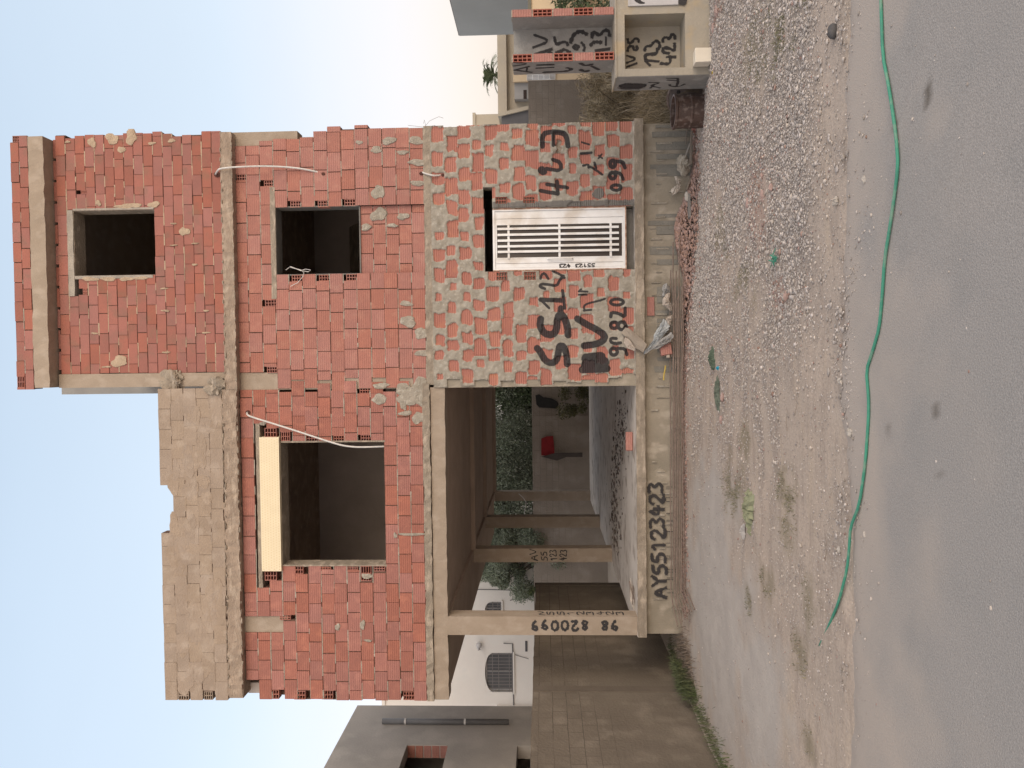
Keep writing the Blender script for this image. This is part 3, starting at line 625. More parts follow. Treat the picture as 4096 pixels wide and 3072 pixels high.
# --- door
m=MB(); x0,x1,z0,z1=1.425,2.375,.825,2.872; y0=.02
def fr(m,x0,x1,z0,z1,t,y0,y1):
    m.box(x0,x0+t,y0,y1,z0,z1); m.box(x1-t,x1,y0,y1,z0,z1); m.box(x0+t,x1-t,y0,y1,z0,z0+t); m.box(x0+t,x1-t,y0,y1,z1-t,z1)
fr(m,x0,x1,z0,z1,.032,y0-.02,y0+.05); door_o=part(m,'door',WHT,'white steel door with barred glass, slightly rusty'); 
m=MB(); fr(m,x0+.034,x1-.034,z0+.034,z1-.034,.012,y0-.004,y0+.03); 
for a,b in ((1.473,1.535),(1.541,1.612),(2.145,2.222),(2.228,2.328)): m.box(a,b,y0-.006,y0+.03,z0+.047,z1-.047)
part(m,'door_panel',WHT,parent=door_o)
m=MB(); m.box(1.612,2.145,y0+.012,y0+.02,z0+.047,z1-.047); part(m,'glass',GLS,parent=door_o)
m=MB(); fr(m,1.612,2.145,z0+.047,z1-.047,.016,y0-.01,y0+.012); part(m,'glazing_frame',WHT,parent=door_o)
for i in range(5):
    X,Y=c3(0,[709,742,774,806,836][i]); xx=onY(2200,Y)[0]; m=MB(); m.box(xx-.017,xx+.017,y0-.045,y0-.028,.94,2.80); part(m,'bar',WHT,parent=door_o)
for i in range(3):
    z_=onY(c3([601,882,1165][i],0)[0],1000)[2]; m=MB(); m.box(1.615,2.142,y0-.028,y0-.012,z_-.017,z_+.017); part(m,'crossbar',WHT,parent=door_o)
za=onY(c3(955,0)[0],1000)[2]; zb=onY(c3(815,0)[0],1000)[2]
m=MB(); m.tube([(1.60,y0-.01,za),(1.60,y0-.05,za+.02),(1.60,y0-.05,zb-.02),(1.60,y0-.01,zb)],.011,8); part(m,'handle',WHT,parent=door_o)
m=MB(); m.box(x0-.004,x0+.012,y0-.024,y0-.018,z0,z1,.001); m.box(x1-.012,x1+.004,y0-.024,y0-.018,z0,z1,.001); m.box(x0+.012,x1-.012,y0-.024,y0-.0195,z0-.002,z0+.016,.001); part(m,'rusty_trim',RST,parent=door_o)
m=MB(); write(m,'55123 423',(1.515,y0-.0095,1.31),(0,0,1),(-1,0,0),.05,.055,.012,.014,(0,-1,0)); part(m,'graffiti',BLK,parent=door_o)
m=MB(); m.box(1.43,2.37,.15,.2,.70,.825); part(m,'threshold',CEM)
# plinth graffiti
m=MB(); 
for i,ch in enumerate('AY55123423'):
    x=-3.66+i*.182; write(m,ch,(x,.007 if i<9 else .007,.235+i*.006),(1,0,0),(0,0,1),.155,.215,.02,.05,(0,-1,0),.07)
    for k in range(2):
        xx=x+random.uniform(.03,.14); m_z=random.uniform(.05,.15); ribbon(m,[(xx,.008,.24),(xx,.008,.24-m_z)],.008,(0,-1,0),False)
part(m,'graffiti',SPR,parent=pl,attr=True)
m=MB(); a=onY(2588,1188,.02); b=onY(2617,1262,.02); m.box(b[0],a[0],.005,.06,b[2],a[2],.004); part(m,'embedded_brick',BR)
#==BREAK1==

# ================================================================== GROUND AND ROAD
def groundmat():
    m=bpy.data.materials.new('dirt_and_gravel'); m.use_nodes=True; t=m.node_tree; N=t.nodes; L=t.links.new
    b=N['Principled BSDF']; b.inputs['Roughness'].default_value=.95; b.inputs['Specular IOR Level'].default_value=.2
    tcn=N.new('ShaderNodeTexCoord')
    def noise(s,d=6,st=None):
        n=N.new('ShaderNodeTexNoise'); n.inputs['Scale'].default_value=s; n.inputs['Detail'].default_value=d; n.inputs['Roughness'].default_value=.65
        if st:
            mm=N.new('ShaderNodeMapping'); mm.inputs['Scale'].default_value=st; L(tcn.outputs['Object'],mm.inputs[0]); L(mm.outputs[0],n.inputs[0])
        else: L(tcn.outputs['Object'],n.inputs[0])
        return n.outputs[0]
    def R_(f,a,b_,c=0,d=1):
        r=N.new('ShaderNodeMapRange'); r.inputs[1].default_value=a; r.inputs[2].default_value=b_; r.inputs[3].default_value=c; r.inputs[4].default_value=d; L(f,r.inputs[0]); return r.outputs[0]
    def mix(f,x,y):
        mx=N.new('ShaderNodeMix'); mx.data_type='RGBA'; L(f,mx.inputs[0])
        for i,c in ((6,x),(7,y)):
            if isinstance(c,tuple): mx.inputs[i].default_value=(*c,1)
            else: L(c,mx.inputs[i])
        return mx.outputs[2]
    def A(nm): a=N.new('ShaderNodeAttribute'); a.attribute_name=nm; return a.outputs['Fac']
    c=mix(R_(noise(1.3),.35,.65),(.50,.415,.35),(.44,.375,.325)); c=mix(R_(noise(1.6,5,(.5,1.8,1)),.52,.66),c,(.49,.405,.33)); c=mix(R_(noise(3,5,(.45,2.2,1)),.5,.66),c,(.38,.315,.27)); c=mix(R_(noise(40),.45,.7,0,.45),c,(.25,.21,.185))
    c=mix(A('pale'),c,mix(R_(noise(3),.4,.6),(.42,.385,.36),(.46,.425,.395)))
    vo=N.new('ShaderNodeTexVoronoi'); vo.inputs['Scale'].default_value=46; L(tcn.outputs['Object'],vo.inputs[0])
    hs=N.new('ShaderNodeHueSaturation'); hs.inputs['Saturation'].default_value=.12; L(vo.outputs['Color'],hs.inputs['Color'])
    g=mix(R_(vo.outputs['Distance'],.25,.8),mix(R_(hs.outputs[0],.1,.8),(.47,.43,.395),(.30,.26,.235)),(.20,.165,.145))
    gf=N.new('ShaderNodeMath'); gf.operation='MULTIPLY'; L(A('gravel'),gf.inputs[0]); L(R_(noise(6),.3,.55),gf.inputs[1]); c=mix(gf.outputs[0],c,g)
    c=mix(R_(A('weed'),0,1,0,.55),c,(.17,.15,.09)); c=mix(R_(A('redd'),0,1,0,.4),c,(.35,.23,.19))
    L(c,b.inputs['Base Color'])
    bp=N.new('ShaderNodeBump'); bp.inputs['Strength'].default_value=.7; bp.inputs['Distance'].default_value=.02; L(noise(34,6),bp.inputs['Height']); L(bp.outputs[0],b.inputs['Normal']); return m
def blobs(x,y,lst,soft=.5,k=0):
    f=np.zeros_like(x)
    for X,Y,rx,ry in lst: f=np.maximum(f,np.clip((1.25-np.hypot((x-X)/rx,(y-Y)/ry))/soft+(fbm(x,y,3.2,k)-.5)*2.2,0,1))
    return f
def dB(l):      # patches read off the photo, as world ellipses
    o=[]
    for X,Y,rX,rY in l:
        a=dG(X-rX,Y);b=dG(X+rX,Y);c=dG(X,Y-rY);d=dG(X,Y+rY); o.append(((a[0]+b[0])/2,(a[1]+b[1])/2,max(.05,abs(c[0]-d[0])/2),max(.05,abs(a[1]-b[1])/2)))
    return o
PALE=dB([(1545,1130,42,150),(1560,1350,70,260),(1640,1500,60,200)])
WEED=dB([(1650,70,60,60),(1690,90,50,60),(1640,150,35,50),(1555,510,18,55),(1610,620,28,50),(1590,1060,28,80),(1610,960,14,45),(1695,1130,22,70),(1700,1060,18,50),(1740,1300,20,45),(1755,1290,22,40),(1725,1420,16,50),(1745,1590,16,35),(1655,1250,14,45),(1620,1300,10,30)])
REDD=dB([(1470,480,22,70),(1480,640,10,160),(1478,850,10,200),(1640,430,20,90),(1550,25,14,50),(1680,640,20,40)])
def gdens(x,y):
    """how thickly loose stones lie"""
    n=fbm(x,y,.9,3)
    right=np.clip((x+.35)/1.3,0,1)*np.clip((y+6.0)/.7,0,1)*np.clip((.1-y)/.2,0,1)
    mid=np.clip((x+3.6)/3.4,0,1)*np.clip((y+6.1)/.6,0,1)*np.clip((-.1-y)/.3,0,1)
    edge=np.exp(-((y+6.28+.12*np.sin(x*2))/.42)**2)*np.clip((x+3.6)/1,0,1)
    d=right*np.clip((n-.28)*6,.22,1)+mid*.5*np.clip((fbm(x*.55,y*1.9,2.2,0)-.47)*9,.06,1)+edge*.35*np.clip((fbm(x,y,2.5,1)-.45)*8,.1,1)+np.where(y<-6.5,.012,.09)
    d=d*(1-.75*blobs(x,y,PALE,.5,1))*(1-.45*blobs(x,y,WEED,.5,2))
    return np.clip(d,0,1)
xs=np.concatenate([np.linspace(-60,-8,14)[:-1],np.linspace(-8,7,376),np.linspace(7,60,14)[1:]]); ys_=np.concatenate([np.linspace(-30,-7.2,8)[:-1],np.linspace(-7.2,1,206),np.linspace(1,18,30)[1:],np.linspace(18,160,14)[1:]])
GX,GY=np.meshgrid(xs,ys_,indexing='ij'); gd=gdens(GX,GY)
front=(GY<1)*1.
GZ=gz(GX,GY)+front*((fbm(GX,GY,1.2,2)-.5)*.05+(fbm(GX,GY,7,4)-.5)*.022*(.4+gd))-.0
GZ=np.where(GY<-6.4,GZ-.06*np.clip((-6.4-GY)/.35,0,1),GZ)
ii=np.arange(GX.size).reshape(GX.shape); fa=np.stack([ii[:-1,:-1],ii[1:,:-1],ii[1:,1:],ii[:-1,1:]],-1).reshape(-1,4)
me=bpy.data.meshes.new('ground'); VV=np.stack([GX,GY,GZ],-1).reshape(-1,3)
me.vertices.add(len(VV)); me.vertices.foreach_set('co',VV.astype(np.float32).ravel()); me.loops.add(fa.size); me.loops.foreach_set('vertex_index',fa.astype(np.int32).ravel())
me.polygons.add(len(fa)); me.polygons.foreach_set('loop_start',np.arange(0,fa.size,4,dtype=np.int32)); me.polygons.foreach_set('loop_total',np.full(len(fa),4,dtype=np.int32)); me.update(calc_edges=True)
me.polygons.foreach_set('use_smooth',[True]*len(fa))
for nm,arr in (('gravel',gd*front),('pale',blobs(GX,GY,PALE,.6,1)),('weed',blobs(GX,GY,WEED,.9,2)*np.clip((fbm(GX,GY,6,1)-.35)*4,0,1)+(GY>1)*.45),('redd',blobs(GX,GY,REDD,.7,4))):
    at=me.attributes.new(nm,'FLOAT','POINT'); at.data.foreach_set('value',arr.astype(np.float32).ravel())
me.materials.append(groundmat()); go=bpy.data.objects.new('ground',me); S.collection.objects.link(go); tag(go,'dirt verge strewn with gravel',kind='structure')
def roadmat():
    m=mat('worn_asphalt',(.325,.305,.293),(.305,.29,.281),.8,.9,.35,90,c3=(.295,.282,.274),scale3=2.2)
    t=m.node_tree;N=t.nodes;L=t.links.new;b=N['Principled BSDF']; src=b.inputs['Base Color'].links[0].from_socket
    tcn=N.new('ShaderNodeTexCoord'); n=N.new('ShaderNodeTexNoise'); n.inputs['Scale'].default_value=130; n.inputs['Detail'].default_value=2; L(tcn.outputs['Object'],n.inputs[0])
    r=N.new('ShaderNodeMapRange'); r.inputs[1].default_value=.35; r.inputs[2].default_value=.7; r.inputs[3].default_value=.82; r.inputs[4].default_value=1.15; L(n.outputs[0],r.inputs[0])
    v=N.new('ShaderNodeVectorMath'); v.operation='SCALE'; L(src,v.inputs[0]); L(r.outputs[0],v.inputs['Scale'])
    a=N.new('ShaderNodeAttribute'); a.attribute_name='dust'; mx=N.new('ShaderNodeMix'); mx.data_type='RGBA'; L(a.outputs['Fac'],mx.inputs[0]); L(v.outputs[0],mx.inputs[6]); mx.inputs[7].default_value=(.39,.345,.312,1)
    a2=N.new('ShaderNodeAttribute'); a2.attribute_name='stain'; m2=N.new('ShaderNodeMix'); m2.data_type='RGBA'; L(a2.outputs['Fac'],m2.inputs[0]); L(mx.outputs[2],m2.inputs[6]); m2.inputs[7].default_value=(.13,.115,.10,1)
    L(m2.outputs[2],b.inputs['Base Color']); return m
xs=np.concatenate([np.linspace(-60,-4,14)[:-1],np.linspace(-4,4,200),np.linspace(4,60,14)[1:]]); tt=np.concatenate([np.linspace(0,1,50),np.array([1.4,2,3,6])])
RX,T=np.meshgrid(xs,tt,indexing='ij'); e0=-6.30+.09*np.sin(RX*1.3+1)+.30*(fbm(RX,RX*0+3,1.5,1)-.5)+.10*(fbm(RX,RX*0+1,9,2)-.5)
RY=e0-T*3.2; RZ=.004+.012*np.clip(T*5,0,1)+.012*(fbm(RX,RY,.8,2)-.5)-.04*np.clip(1-T*14,0,1)
dust=np.clip(1.35-T*3.4+(fbm(RX,RY,2.2,3)-.5)*2.0,0,1)+np.clip((fbm(RX,RY,1.1,5)-.55)*1.2,0,.2)
st=np.zeros_like(RX)
for (X,Y,rX,rY,s_) in ((2011,203,7,24,1),(2030,888,6,12,.8),(1935,270,4,6,.6),(2038,1030,4,9,.4),(1925,930,3,5,.6),(1790,1660,1,1,0)):
    a=dG(X,Y); c_=dG(X+rX,Y); d_=dG(X,Y+rY); st=np.maximum(st,s_*np.clip((1.3-np.hypot((RX-a[0])/max(.02,abs(d_[0]-a[0])),(RY-a[1])/max(.02,abs(c_[1]-a[1]))))*2.2,0,1))
ii=np.arange(RX.size).reshape(RX.shape); fa=np.stack([ii[:-1,:-1],ii[:-1,1:],ii[1:,1:],ii[1:,:-1]],-1).reshape(-1,4)
me=bpy.data.meshes.new('road'); me.from_pydata([tuple(p) for p in np.stack([RX,RY,RZ],-1).reshape(-1,3)],[],fa.tolist()); me.polygons.foreach_set('use_smooth',[True]*len(fa))
for nm,arr in (('dust',dust),('stain',st)):
    at=me.attributes.new(nm,'FLOAT','POINT'); at.data.foreach_set('value',arr.astype(np.float32).ravel())
me.materials.append(roadmat()); ro=bpy.data.objects.new('road',me); S.collection.objects.link(ro); tag(ro,'dusty grey asphalt road',kind='structure')
# loose stones: one uncountable sheet of pebbles, real little solids
PEB=mat('pebbles',(.49,.435,.40),(.39,.335,.30),30,.95,.3,80,isl=.36)
PEBR=mat('crushed_brick',(.36,.235,.20),(.32,.20,.165),20,.95,.3,80,isl=.25)
def pebbles(name,xy,size,m_,label,cat,zf=None,flat=.62):
    R=np.random.default_rng(len(xy)); n=len(xy)
    base=np.array([(1,0,0),(-.9,.1,0),(0,1,.1),(.1,-1,0),(.45,.5,.65),(-.5,-.4,.7),(.4,-.5,.6),(-.45,.45,.6),(0,0,-.7)])
    tri=np.array([(4,7,5),(4,5,6),(0,2,4),(2,7,4),(2,1,7),(1,5,7),(1,3,5),(3,6,5),(3,0,6),(0,4,6),(0,8,2),(2,8,1),(1,8,3),(3,8,0)])
    a=R.uniform(0,6.283,n); ca,sa=np.cos(a),np.sin(a); sc_=size[:,None]*R.uniform(.65,1.25,(n,3))
    B_=base[None]*sc_[:,None]*(1+R.uniform(-.22,.22,(n,9,3))); B_[...,2]*=flat
    x=B_[...,0]*ca[:,None]-B_[...,1]*sa[:,None]; y=B_[...,0]*sa[:,None]+B_[...,1]*ca[:,None]
    z0=(gz(xy[:,0],xy[:,1]) if zf is None else zf(xy[:,0],xy[:,1]))+size*.12
    V=np.stack([x+xy[:,0,None],y+xy[:,1,None],B_[...,2]+z0[:,None]],-1).reshape(-1,3)
    Fc=(tri[None]+(np.arange(n)*9)[:,None,None]).reshape(-1,3)
    me=bpy.data.meshes.new(name); me.vertices.add(len(V)); me.vertices.foreach_set('co',V.astype(np.float32).ravel()); me.loops.add(Fc.size); me.loops.foreach_set('vertex_index',Fc.astype(np.int32).ravel())
    me.polygons.add(len(Fc)); me.polygons.foreach_set('loop_start',np.arange(0,Fc.size,3,dtype=np.int32)); me.polygons.foreach_set('loop_total',np.full(len(Fc),3,dtype=np.int32)); me.update(calc_edges=True)
    me.materials.append(m_); o=bpy.data.objects.new(name,me); S.collection.objects.link(o); return tag(o,label,cat,kind='stuff')
def groundz(x,y):
    return np.where(y<-6.33,.012,groundz0(x,y))
def groundz0(x,y): return gz(x,y)+(fbm(x,y,1.2,2)-.5)*.05+(fbm(x,y,7,4)-.5)*.022*(.4+gdens(x,y))
R=np.random.default_rng(77)
N_=330000; P=np.stack([R.uniform(-5.2,4.6,N_),R.uniform(-8.2,-.02,N_)],-1); k=R.random(N_)<gdens(P[:,0],P[:,1])**1.15*.66; P=P[k]
near=np.clip((-P[:,1]-1)/5,0,1); sz=np.exp(R.normal(0,.42,len(P)))*(.0102-.0008*near); sz=sz*np.clip(.62+.38*(P[:,0]+2.6)/3,.62,1); sz=np.where(P[:,1]<-6.5,sz*.7,sz); sz=np.clip(sz,.004,.03)
isr=R.random(len(P))<.03+.22*blobs(P[:,0],P[:,1],REDD,.7,4)
pebbles('gravel',P[~isr],sz[~isr],PEB,'grey and white crushed gravel scattered over the verge','gravel',groundz)
pebbles('brick_rubble_crumbs',P[isr],sz[isr]*1.1,PEBR,'small red brick crumbs mixed into the gravel','brick crumbs',groundz)
# heap of crushed brick against the plinth
def heap(x,y): return groundz(x,y)+.24*np.exp(-((x-2.0)/.55)**2)*np.exp(-((y+.12)/.26)**2)+.05*np.exp(-((x-.7)/1.0)**2)*np.exp(-((y+.2)/.2)**2)
n_=3800; P=np.stack([R.normal(1.9,.62,n_),-.02-np.abs(R.normal(0,.24,n_))],-1); pebbles('brick_rubble_heap',P,np.clip(np.exp(R.normal(0,.45,n_))*.02,.008,.05),PEBR,'heap of crushed red brick piled against the grey plinth','rubble',heap)
n_=1900; P=np.stack([R.uniform(-3.9,1.6,n_),-.04-np.abs(R.normal(0,.2,n_))],-1); pebbles('rubble_strip',P,np.clip(np.exp(R.normal(0,.45,n_))*.014,.006,.04),PEBR,'thin strip of brick crumbs along the foot of the plinth','rubble',groundz)
# grass
GRD=mat('dry_grass',(.25,.215,.13),(.18,.165,.095),3,.9,isl=.2); GRG=mat('green_weeds',(.085,.115,.048),(.125,.135,.07),3,.85,isl=.2); GRO=mat('olive_weeds',(.13,.14,.07),(.10,.115,.055),3,.9,isl=.2)
def blades(mb,n,fx,h,w,lean,R):
    for i in range(n):
        x,y,z=fx(); a=R.uniform(0,6.28); l=R.uniform(.3,1)*lean; hh=h*R.uniform(.4,1.2); dx,dy=math.cos(a),math.sin(a); px,py=-dy*w,dx*w
        m1=(x+dx*l*hh*.4,y+dy*l*hh*.4,z+hh*.6); t=(x+dx*l*hh,y+dy*l*hh,z+hh*(1-.3*l))
        mb.add([(x-px,y-py,z),(x+px,y+py,z),(m1[0]+px*.7,m1[1]+py*.7,m1[2]),(m1[0]-px*.7,m1[1]-py*.7,m1[2]),t],[(0,1,2,3),(3,2,4)])
R=random.Random(4); mb=MB(); mg=MB()
for j,(X,Y,rx,ry) in enumerate(WEED):
    for i in range(int(1500*min(1.0,rx*ry*6)*(2.0 if j<6 else 1))):
        a=R.uniform(0,6.28); r_=math.sqrt(R.random())*1.45; x=X+rx*r_*math.cos(a); y=Y+ry*r_*math.sin(a)
        if float(fbm(x,y,6,1))<.44+.5*max(0,r_-.75) or float(fbm(x,y,2.2,4))<.40 or R.random()<.25: continue
        blades(mb if (j+i)%3 else mg,1,lambda:(x,y,float(gz(x,y))-.005),.032,.0026,1.7,R)
tag(mb.build('grass',GRD),'flattened dry grass in ragged patches on the dirt','grass',kind='stuff'); tag(mg.build('weeds',GRO),'low olive weeds growing through the gravel patches','weeds',kind='stuff')
mb=MB()
def f1():
    y=R.uniform(-3.2,1.2); return (-4.95+abs(R.gauss(0,.16)),y,-.02)
blades(mb,1500,f1,.13,.004,1.0,R)
def f2(): a=R.uniform(0,6.28); return (-4.75+.2*math.cos(a)*R.random(),-.35+.75*math.sin(a)*R.random(),-.02)
blades(mb,1500,f2,.24,.006,.9,R)
tag(mb.build('weeds',GRG),'bright green weeds along the foot of the long block wall','weeds',kind='stuff')
mb=MB()
def f3(): return (R.uniform(3.75,5.2),R.uniform(-1.2,3.8),-.1)
blades(mb,6000,f3,.5,.004,1.1,R)
tag(mb.build('dry_brush',mat('dry_brush',(.23,.185,.12),(.15,.12,.08),3,.95,isl=.2)),'tangled dry brush growing behind the rusty barrels','dry brush',kind='stuff')
# ================================================================== THINGS LYING ABOUT
def lay(o,*a): return o
GRN=mat('green_plastic_hose',(.055,.27,.185),(.045,.21,.15),6,.6,spec=.35,c3=(.17,.29,.22),scale3=9)
hp=[(1910,-60),(1912,0),(1916,120),(1930,190),(1945,290),(1950,360),(1935,470),(1920,560),(1914,650),(1908,710),(1895,755),(1880,800),(1885,860),(1885,900),(1878,1000),(1865,1090),(1845,1140),(1843,1180),(1838,1230),(1820,1300),(1795,1350),(1768,1395)]
pts=[dG(*p) for p in hp]; P=[np.array([p[0],p[1],.02+.006]) for p in pts]; P[-1][2]=-.01; P[-2][2]=.012
for _ in range(1):
    Q=[P[0]]
    for a,b in zip(P[:-1],P[1:]): Q+=[a*.8+b*.2,a*.2+b*.8]
    Q.append(P[-1]); P=Q
m=MB(); m.tube(P,.0102,8); tag(m.build('garden_hose',GRN,smooth=True),'thin green hose snaking along the dusty edge of the road','hose')
# rebar bundle
RB=thing('rebar_bundle','bundle of rusty iron rods lying along the foot of the plinth','rebar',(-1.3,-.3,0))
for i in range(8):
    y=-.10-.034*i+random.uniform(-.008,.008); z=.185-.021*i+random.uniform(-.006,.01); xe=random.uniform(1.0,1.9); P=[(xe-(.0 if i%2 else .5),y-.02,z-.02)]
    for k in range(9): x=.9-k*.55; P.append((x,y+random.uniform(-.012,.012),z+random.uniform(-.008,.008)-.012*(k<2)))
    P+=[(-3.75+.05*i,y-.05,z-.02),(-3.95+.06*i,y-.35-.04*i,z-.035)]
    m=MB(); m.tube(P,.0095,6); part(m,'rod',REB,parent=RB)
for i,(a,b,lb) in enumerate((((2700,1330),(2752,1260),'short bent iron rod leaning out over the bundle, the longest loose piece'),((2690,1380),(2750,1312),'straight loose rod tip crossing below the grey plastic sheet'),((2712,1100),(2750,1095),'small loose rod lying beyond the right end of the plastic scraps'))):
    p,q=onG(*a),onG(*b); m=MB(); m.tube([(p[0],p[1],p[2]+.06),(q[0],q[1],q[2]+.015)],.008,6); tag(m.build('iron_rod',REB),lb,'iron rod','loose iron rods')
# crumpled sheets
def sheet(name,outl,yf,m_,label,cat,th=.012,seed=0,bulge=.04):
    """crumpled sheet: outline on the facade side, given real relief and thickness"""
    R=np.random.default_rng(seed); n=len(outl); pts=[np.array(onY(*p,yy)) for p,yy in zip(outl,yf)]
    # densify the outline
    D=[]
    for a,b in zip(pts,pts[1:]+pts[:1]):
        for k in range(3): D.append(a+(b-a)*k/3+R.normal(0,.006,3)*(k>0))
    c=sum(pts)/n; N=len(D); vs=[];fs=[]; rings=5
    for side in (0,1):
        for r_ in range(rings):
            k=1-r_/rings
            for p in D:
                q=c+(p-c)*k; q=q+np.array([0,-bulge*math.sin(math.pi*(1-k)/1.6)+R.uniform(-1,1)*.018*(r_>0)+side*th,R.uniform(-.006,.006)]); vs.append(q)
        vs.append(c+np.array([0,-bulge+side*th,0]))
    o2=rings*N+1
    for s_ in (0,1):
        o=s_*o2
        for r_ in range(rings-1):
            for i in range(N): f=(o+r_*N+i,o+r_*N+(i+1)%N,o+(r_+1)*N+(i+1)%N,o+(r_+1)*N+i); fs.append(f if s_ else f[::-1])
        for i in range(N): fs.append((o+(rings-1)*N+i,o+(rings-1)*N+(i+1)%N,o+rings*N))
    for i in range(N): fs.append((i,(i+1)%N,o2+(i+1)%N,o2+i))
    m=MB(); m.add(vs,fs); return tag(m.build(name,m_),label,cat)
PLA=mat('grey_plastic_sheet',(.33,.325,.32),(.26,.25,.245),6,.55,.3,20,spec=.5); PLB=mat('pale_blue_grey_sheet',(.36,.38,.39),(.30,.315,.33),6,.5,.3,20,spec=.5); PAP=mat('dusty_paper_sack',(.44,.38,.33),(.36,.31,.27),8,.85,.4,30)
rz=lambda x,y:(2500+x*.2532,1080+y*.2532)
def plate(name,pts,m_,label,cat,th=.008,bend=.03,seed=0):
    """one folded stiff piece: outline points in space, a crease and a thickness"""
    R=np.random.default_rng(seed); P=[np.array(q,float) for q in pts]; c=sum(P)/len(P); nrm=np.cross(P[1]-P[0],P[-1]-P[0]); nrm/=np.linalg.norm(nrm)
    if nrm[1]>0: nrm=-nrm
    D=[]
    for a,b in zip(P,P[1:]+P[:1]):
        for k in range(4): D.append(a+(b-a)*k/4+R.normal(0,.003,3)*(k>0))
    n=len(D); vs=[q+nrm*0 for q in D]+[c+(q-c)*.5+nrm*(bend*.8+R.uniform(-.006,.006)) for q in D]+[c+nrm*bend]; m1=len(vs); vs+=[q-nrm*th for q in vs]; fs=[]
    for o,fl in ((0,0),(m1,1)):
        for i in range(n):
            a=(o+i,o+(i+1)%n,o+n+(i+1)%n,o+n+i); b=(o+n+i,o+n+(i+1)%n,o+2*n); fs+=[a[::-1],b[::-1]] if fl else [a,b]
    for i in range(n): fs.append((i,m1+i,m1+(i+1)%n,(i+1)%n))
    m=MB(); m.add(vs,fs); return tag(m.build(name,m_),label,cat)
pz=lambda x,y,d: onY(*rz(x,y),-d)
plate('plastic_sheet',[pz(0,905,.06),pz(60,920,.09),pz(200,1030,.13),pz(345,1175,.2),pz(290,1300,.2),pz(170,1235,.15),pz(50,1100,.10),pz(-60,1000,.06)],mat('taupe_sheet',(.31,.265,.22),(.26,.22,.185),6,.85,.3,30),'taupe folded sheet drooping over the slab edge below the black digits','plastic sheet',seed=1)
plate('cardboard_scrap',[pz(0,1055,.12),pz(70,1100,.14),pz(158,1225,.17),pz(155,1275,.17),pz(50,1245,.14),pz(-20,1150,.12)],PAP,'pale torn cardboard flap resting on the slab edge','cardboard',bend=.01,seed=2)
sheet('plastic_sheet',[rz(*p) for p in ((610,770),(640,790),(710,890),(700,940),(600,1040),(480,1170),(300,1330),(290,1300),(440,1130),(480,980),(560,850))],[-.14,-.15,-.2,-.2,-.19,-.17,-.14,-.14,-.15,-.13,-.12],PLB,'pale blue-grey crumpled plastic leaning against the plinth over the rods','plastic sheet',seed=3)
sheet('plastic_sheet',[rz(*p) for p in ((730,980),(770,1050),(720,1130),(560,1230),(400,1270),(310,1330),(480,1180),(620,1060))],[-.25,-.26,-.25,-.22,-.2,-.17,-.19,-.21],PLA,'darker grey triangular plastic flap lowest against the plinth','plastic sheet',seed=4,bulge=.02)
sheet('cement_sack',[rz(*p) for p in ((600,240),(660,205),(700,260),(715,350),(640,390),(600,430),(590,300))],[-.12]*7,PLA,'grey empty cement sack slumped against the plinth, uppermost of the paper scraps','cement sack',seed=5)
sheet('cement_sack',[rz(*p) for p in ((640,380),(710,360),(700,470),(730,540),(780,530),(720,660),(670,600),(600,560),(595,470))],[-.15]*9,PAP,'dusty torn paper sack crumpled beside the middle of the rods','cement sack',seed=6)
sheet('cement_sack',[rz(*p) for p in ((660,740),(740,710),(740,800),(700,880),(645,800))],[-.2]*5,PAP,'small torn paper scrap tucked under the pale blue plastic','paper scrap',seed=7,bulge=.02)
def bk(name,c,a,l,w_,h,m_,label,cat,grp=None,tilt=0):
    m=MB(); dx=(math.cos(a)*math.cos(tilt),math.sin(a)*math.cos(tilt),math.sin(tilt)); dy=(-math.sin(a),math.cos(a),0); dz=tuple(np.cross(dx,dy))
    m.obox(c,dx,dy,dz,l/2,w_/2,h/2); o=m.build(name,m_); b=o.modifiers.new('bevel','BEVEL'); b.width=min(l,w_,h)*.12; b.segments=1; return tag(o,label,cat,grp)
p=onY(*rz(640,1250),-.12); bk('brick',(p[0],-.14,p[2]),.1,.19,.10,.17,BR,'broken red brick standing under the grey plastic flap','brick','stray bricks',.15)
p=onY(*rz(672,1360),-.12); bk('foam_block',(p[0],-.16,p[2]),.2,.06,.05,.05,PAP,'small pale block lying just left of the broken red brick','block')
p=onY(*c6(1212,505),.5); 
m=MB(); 
bk('brick',(onY(*c6(1205,505),.45)[0],.45,.755),.05,.30,.10,.11,BR,'red hollow brick with a broken face lying on the garage floor edge','brick','stray bricks')
yb_=-.2; m=MB(); pp=[onY(*rz(*q),-.12) for q in ((640,1510),(632,1580),(615,1660),(610,1740))]; m.tube(pp,.011,6); tag(m.build('yellow_tube',mat('yellow_plastic',(.55,.40,.08),(.48,.35,.08),5,.6)),'short bent yellow plastic tube standing above the rods','tube')
# debris by the right of the plinth  (crop origin 2550,450 scale .3015)
rd=lambda x,y:(2550+x*.3015,450+y*.3015)
WD=mat('weathered_wood',(.30,.255,.215),(.21,.175,.145),3,.9,.5,40,stretch=(1,8,8)); STN=mat('pale_stone',(.46,.425,.39),(.38,.345,.31),6,.9,.5,30)
def stick(a,b,y,w_,h,m_,label,cat,grp):
    p=np.array(onY(*rd(*a),y));q=np.array(onY(*rd(*b),y-.06)); d=q-p; L_=np.linalg.norm(d); d/=L_; s_=np.cross(d,(0,0,1)); s_/=np.linalg.norm(s_); u_=np.cross(s_,d)
    m=MB(); m.obox((p+q)/2,d,s_,u_,L_/2,w_/2,h/2); tag(m.build('plank',m_),label,cat,grp)
stick((720,250),(700,690),-.25,.06,.025,WD,'weathered board lying flat beside the rusty drum','plank','broken boards by the plinth')
stick((690,420),(620,620),-.14,.05,.02,STN,'thin pale lath leaning on the plinth above the other boards','plank','broken boards by the plinth')
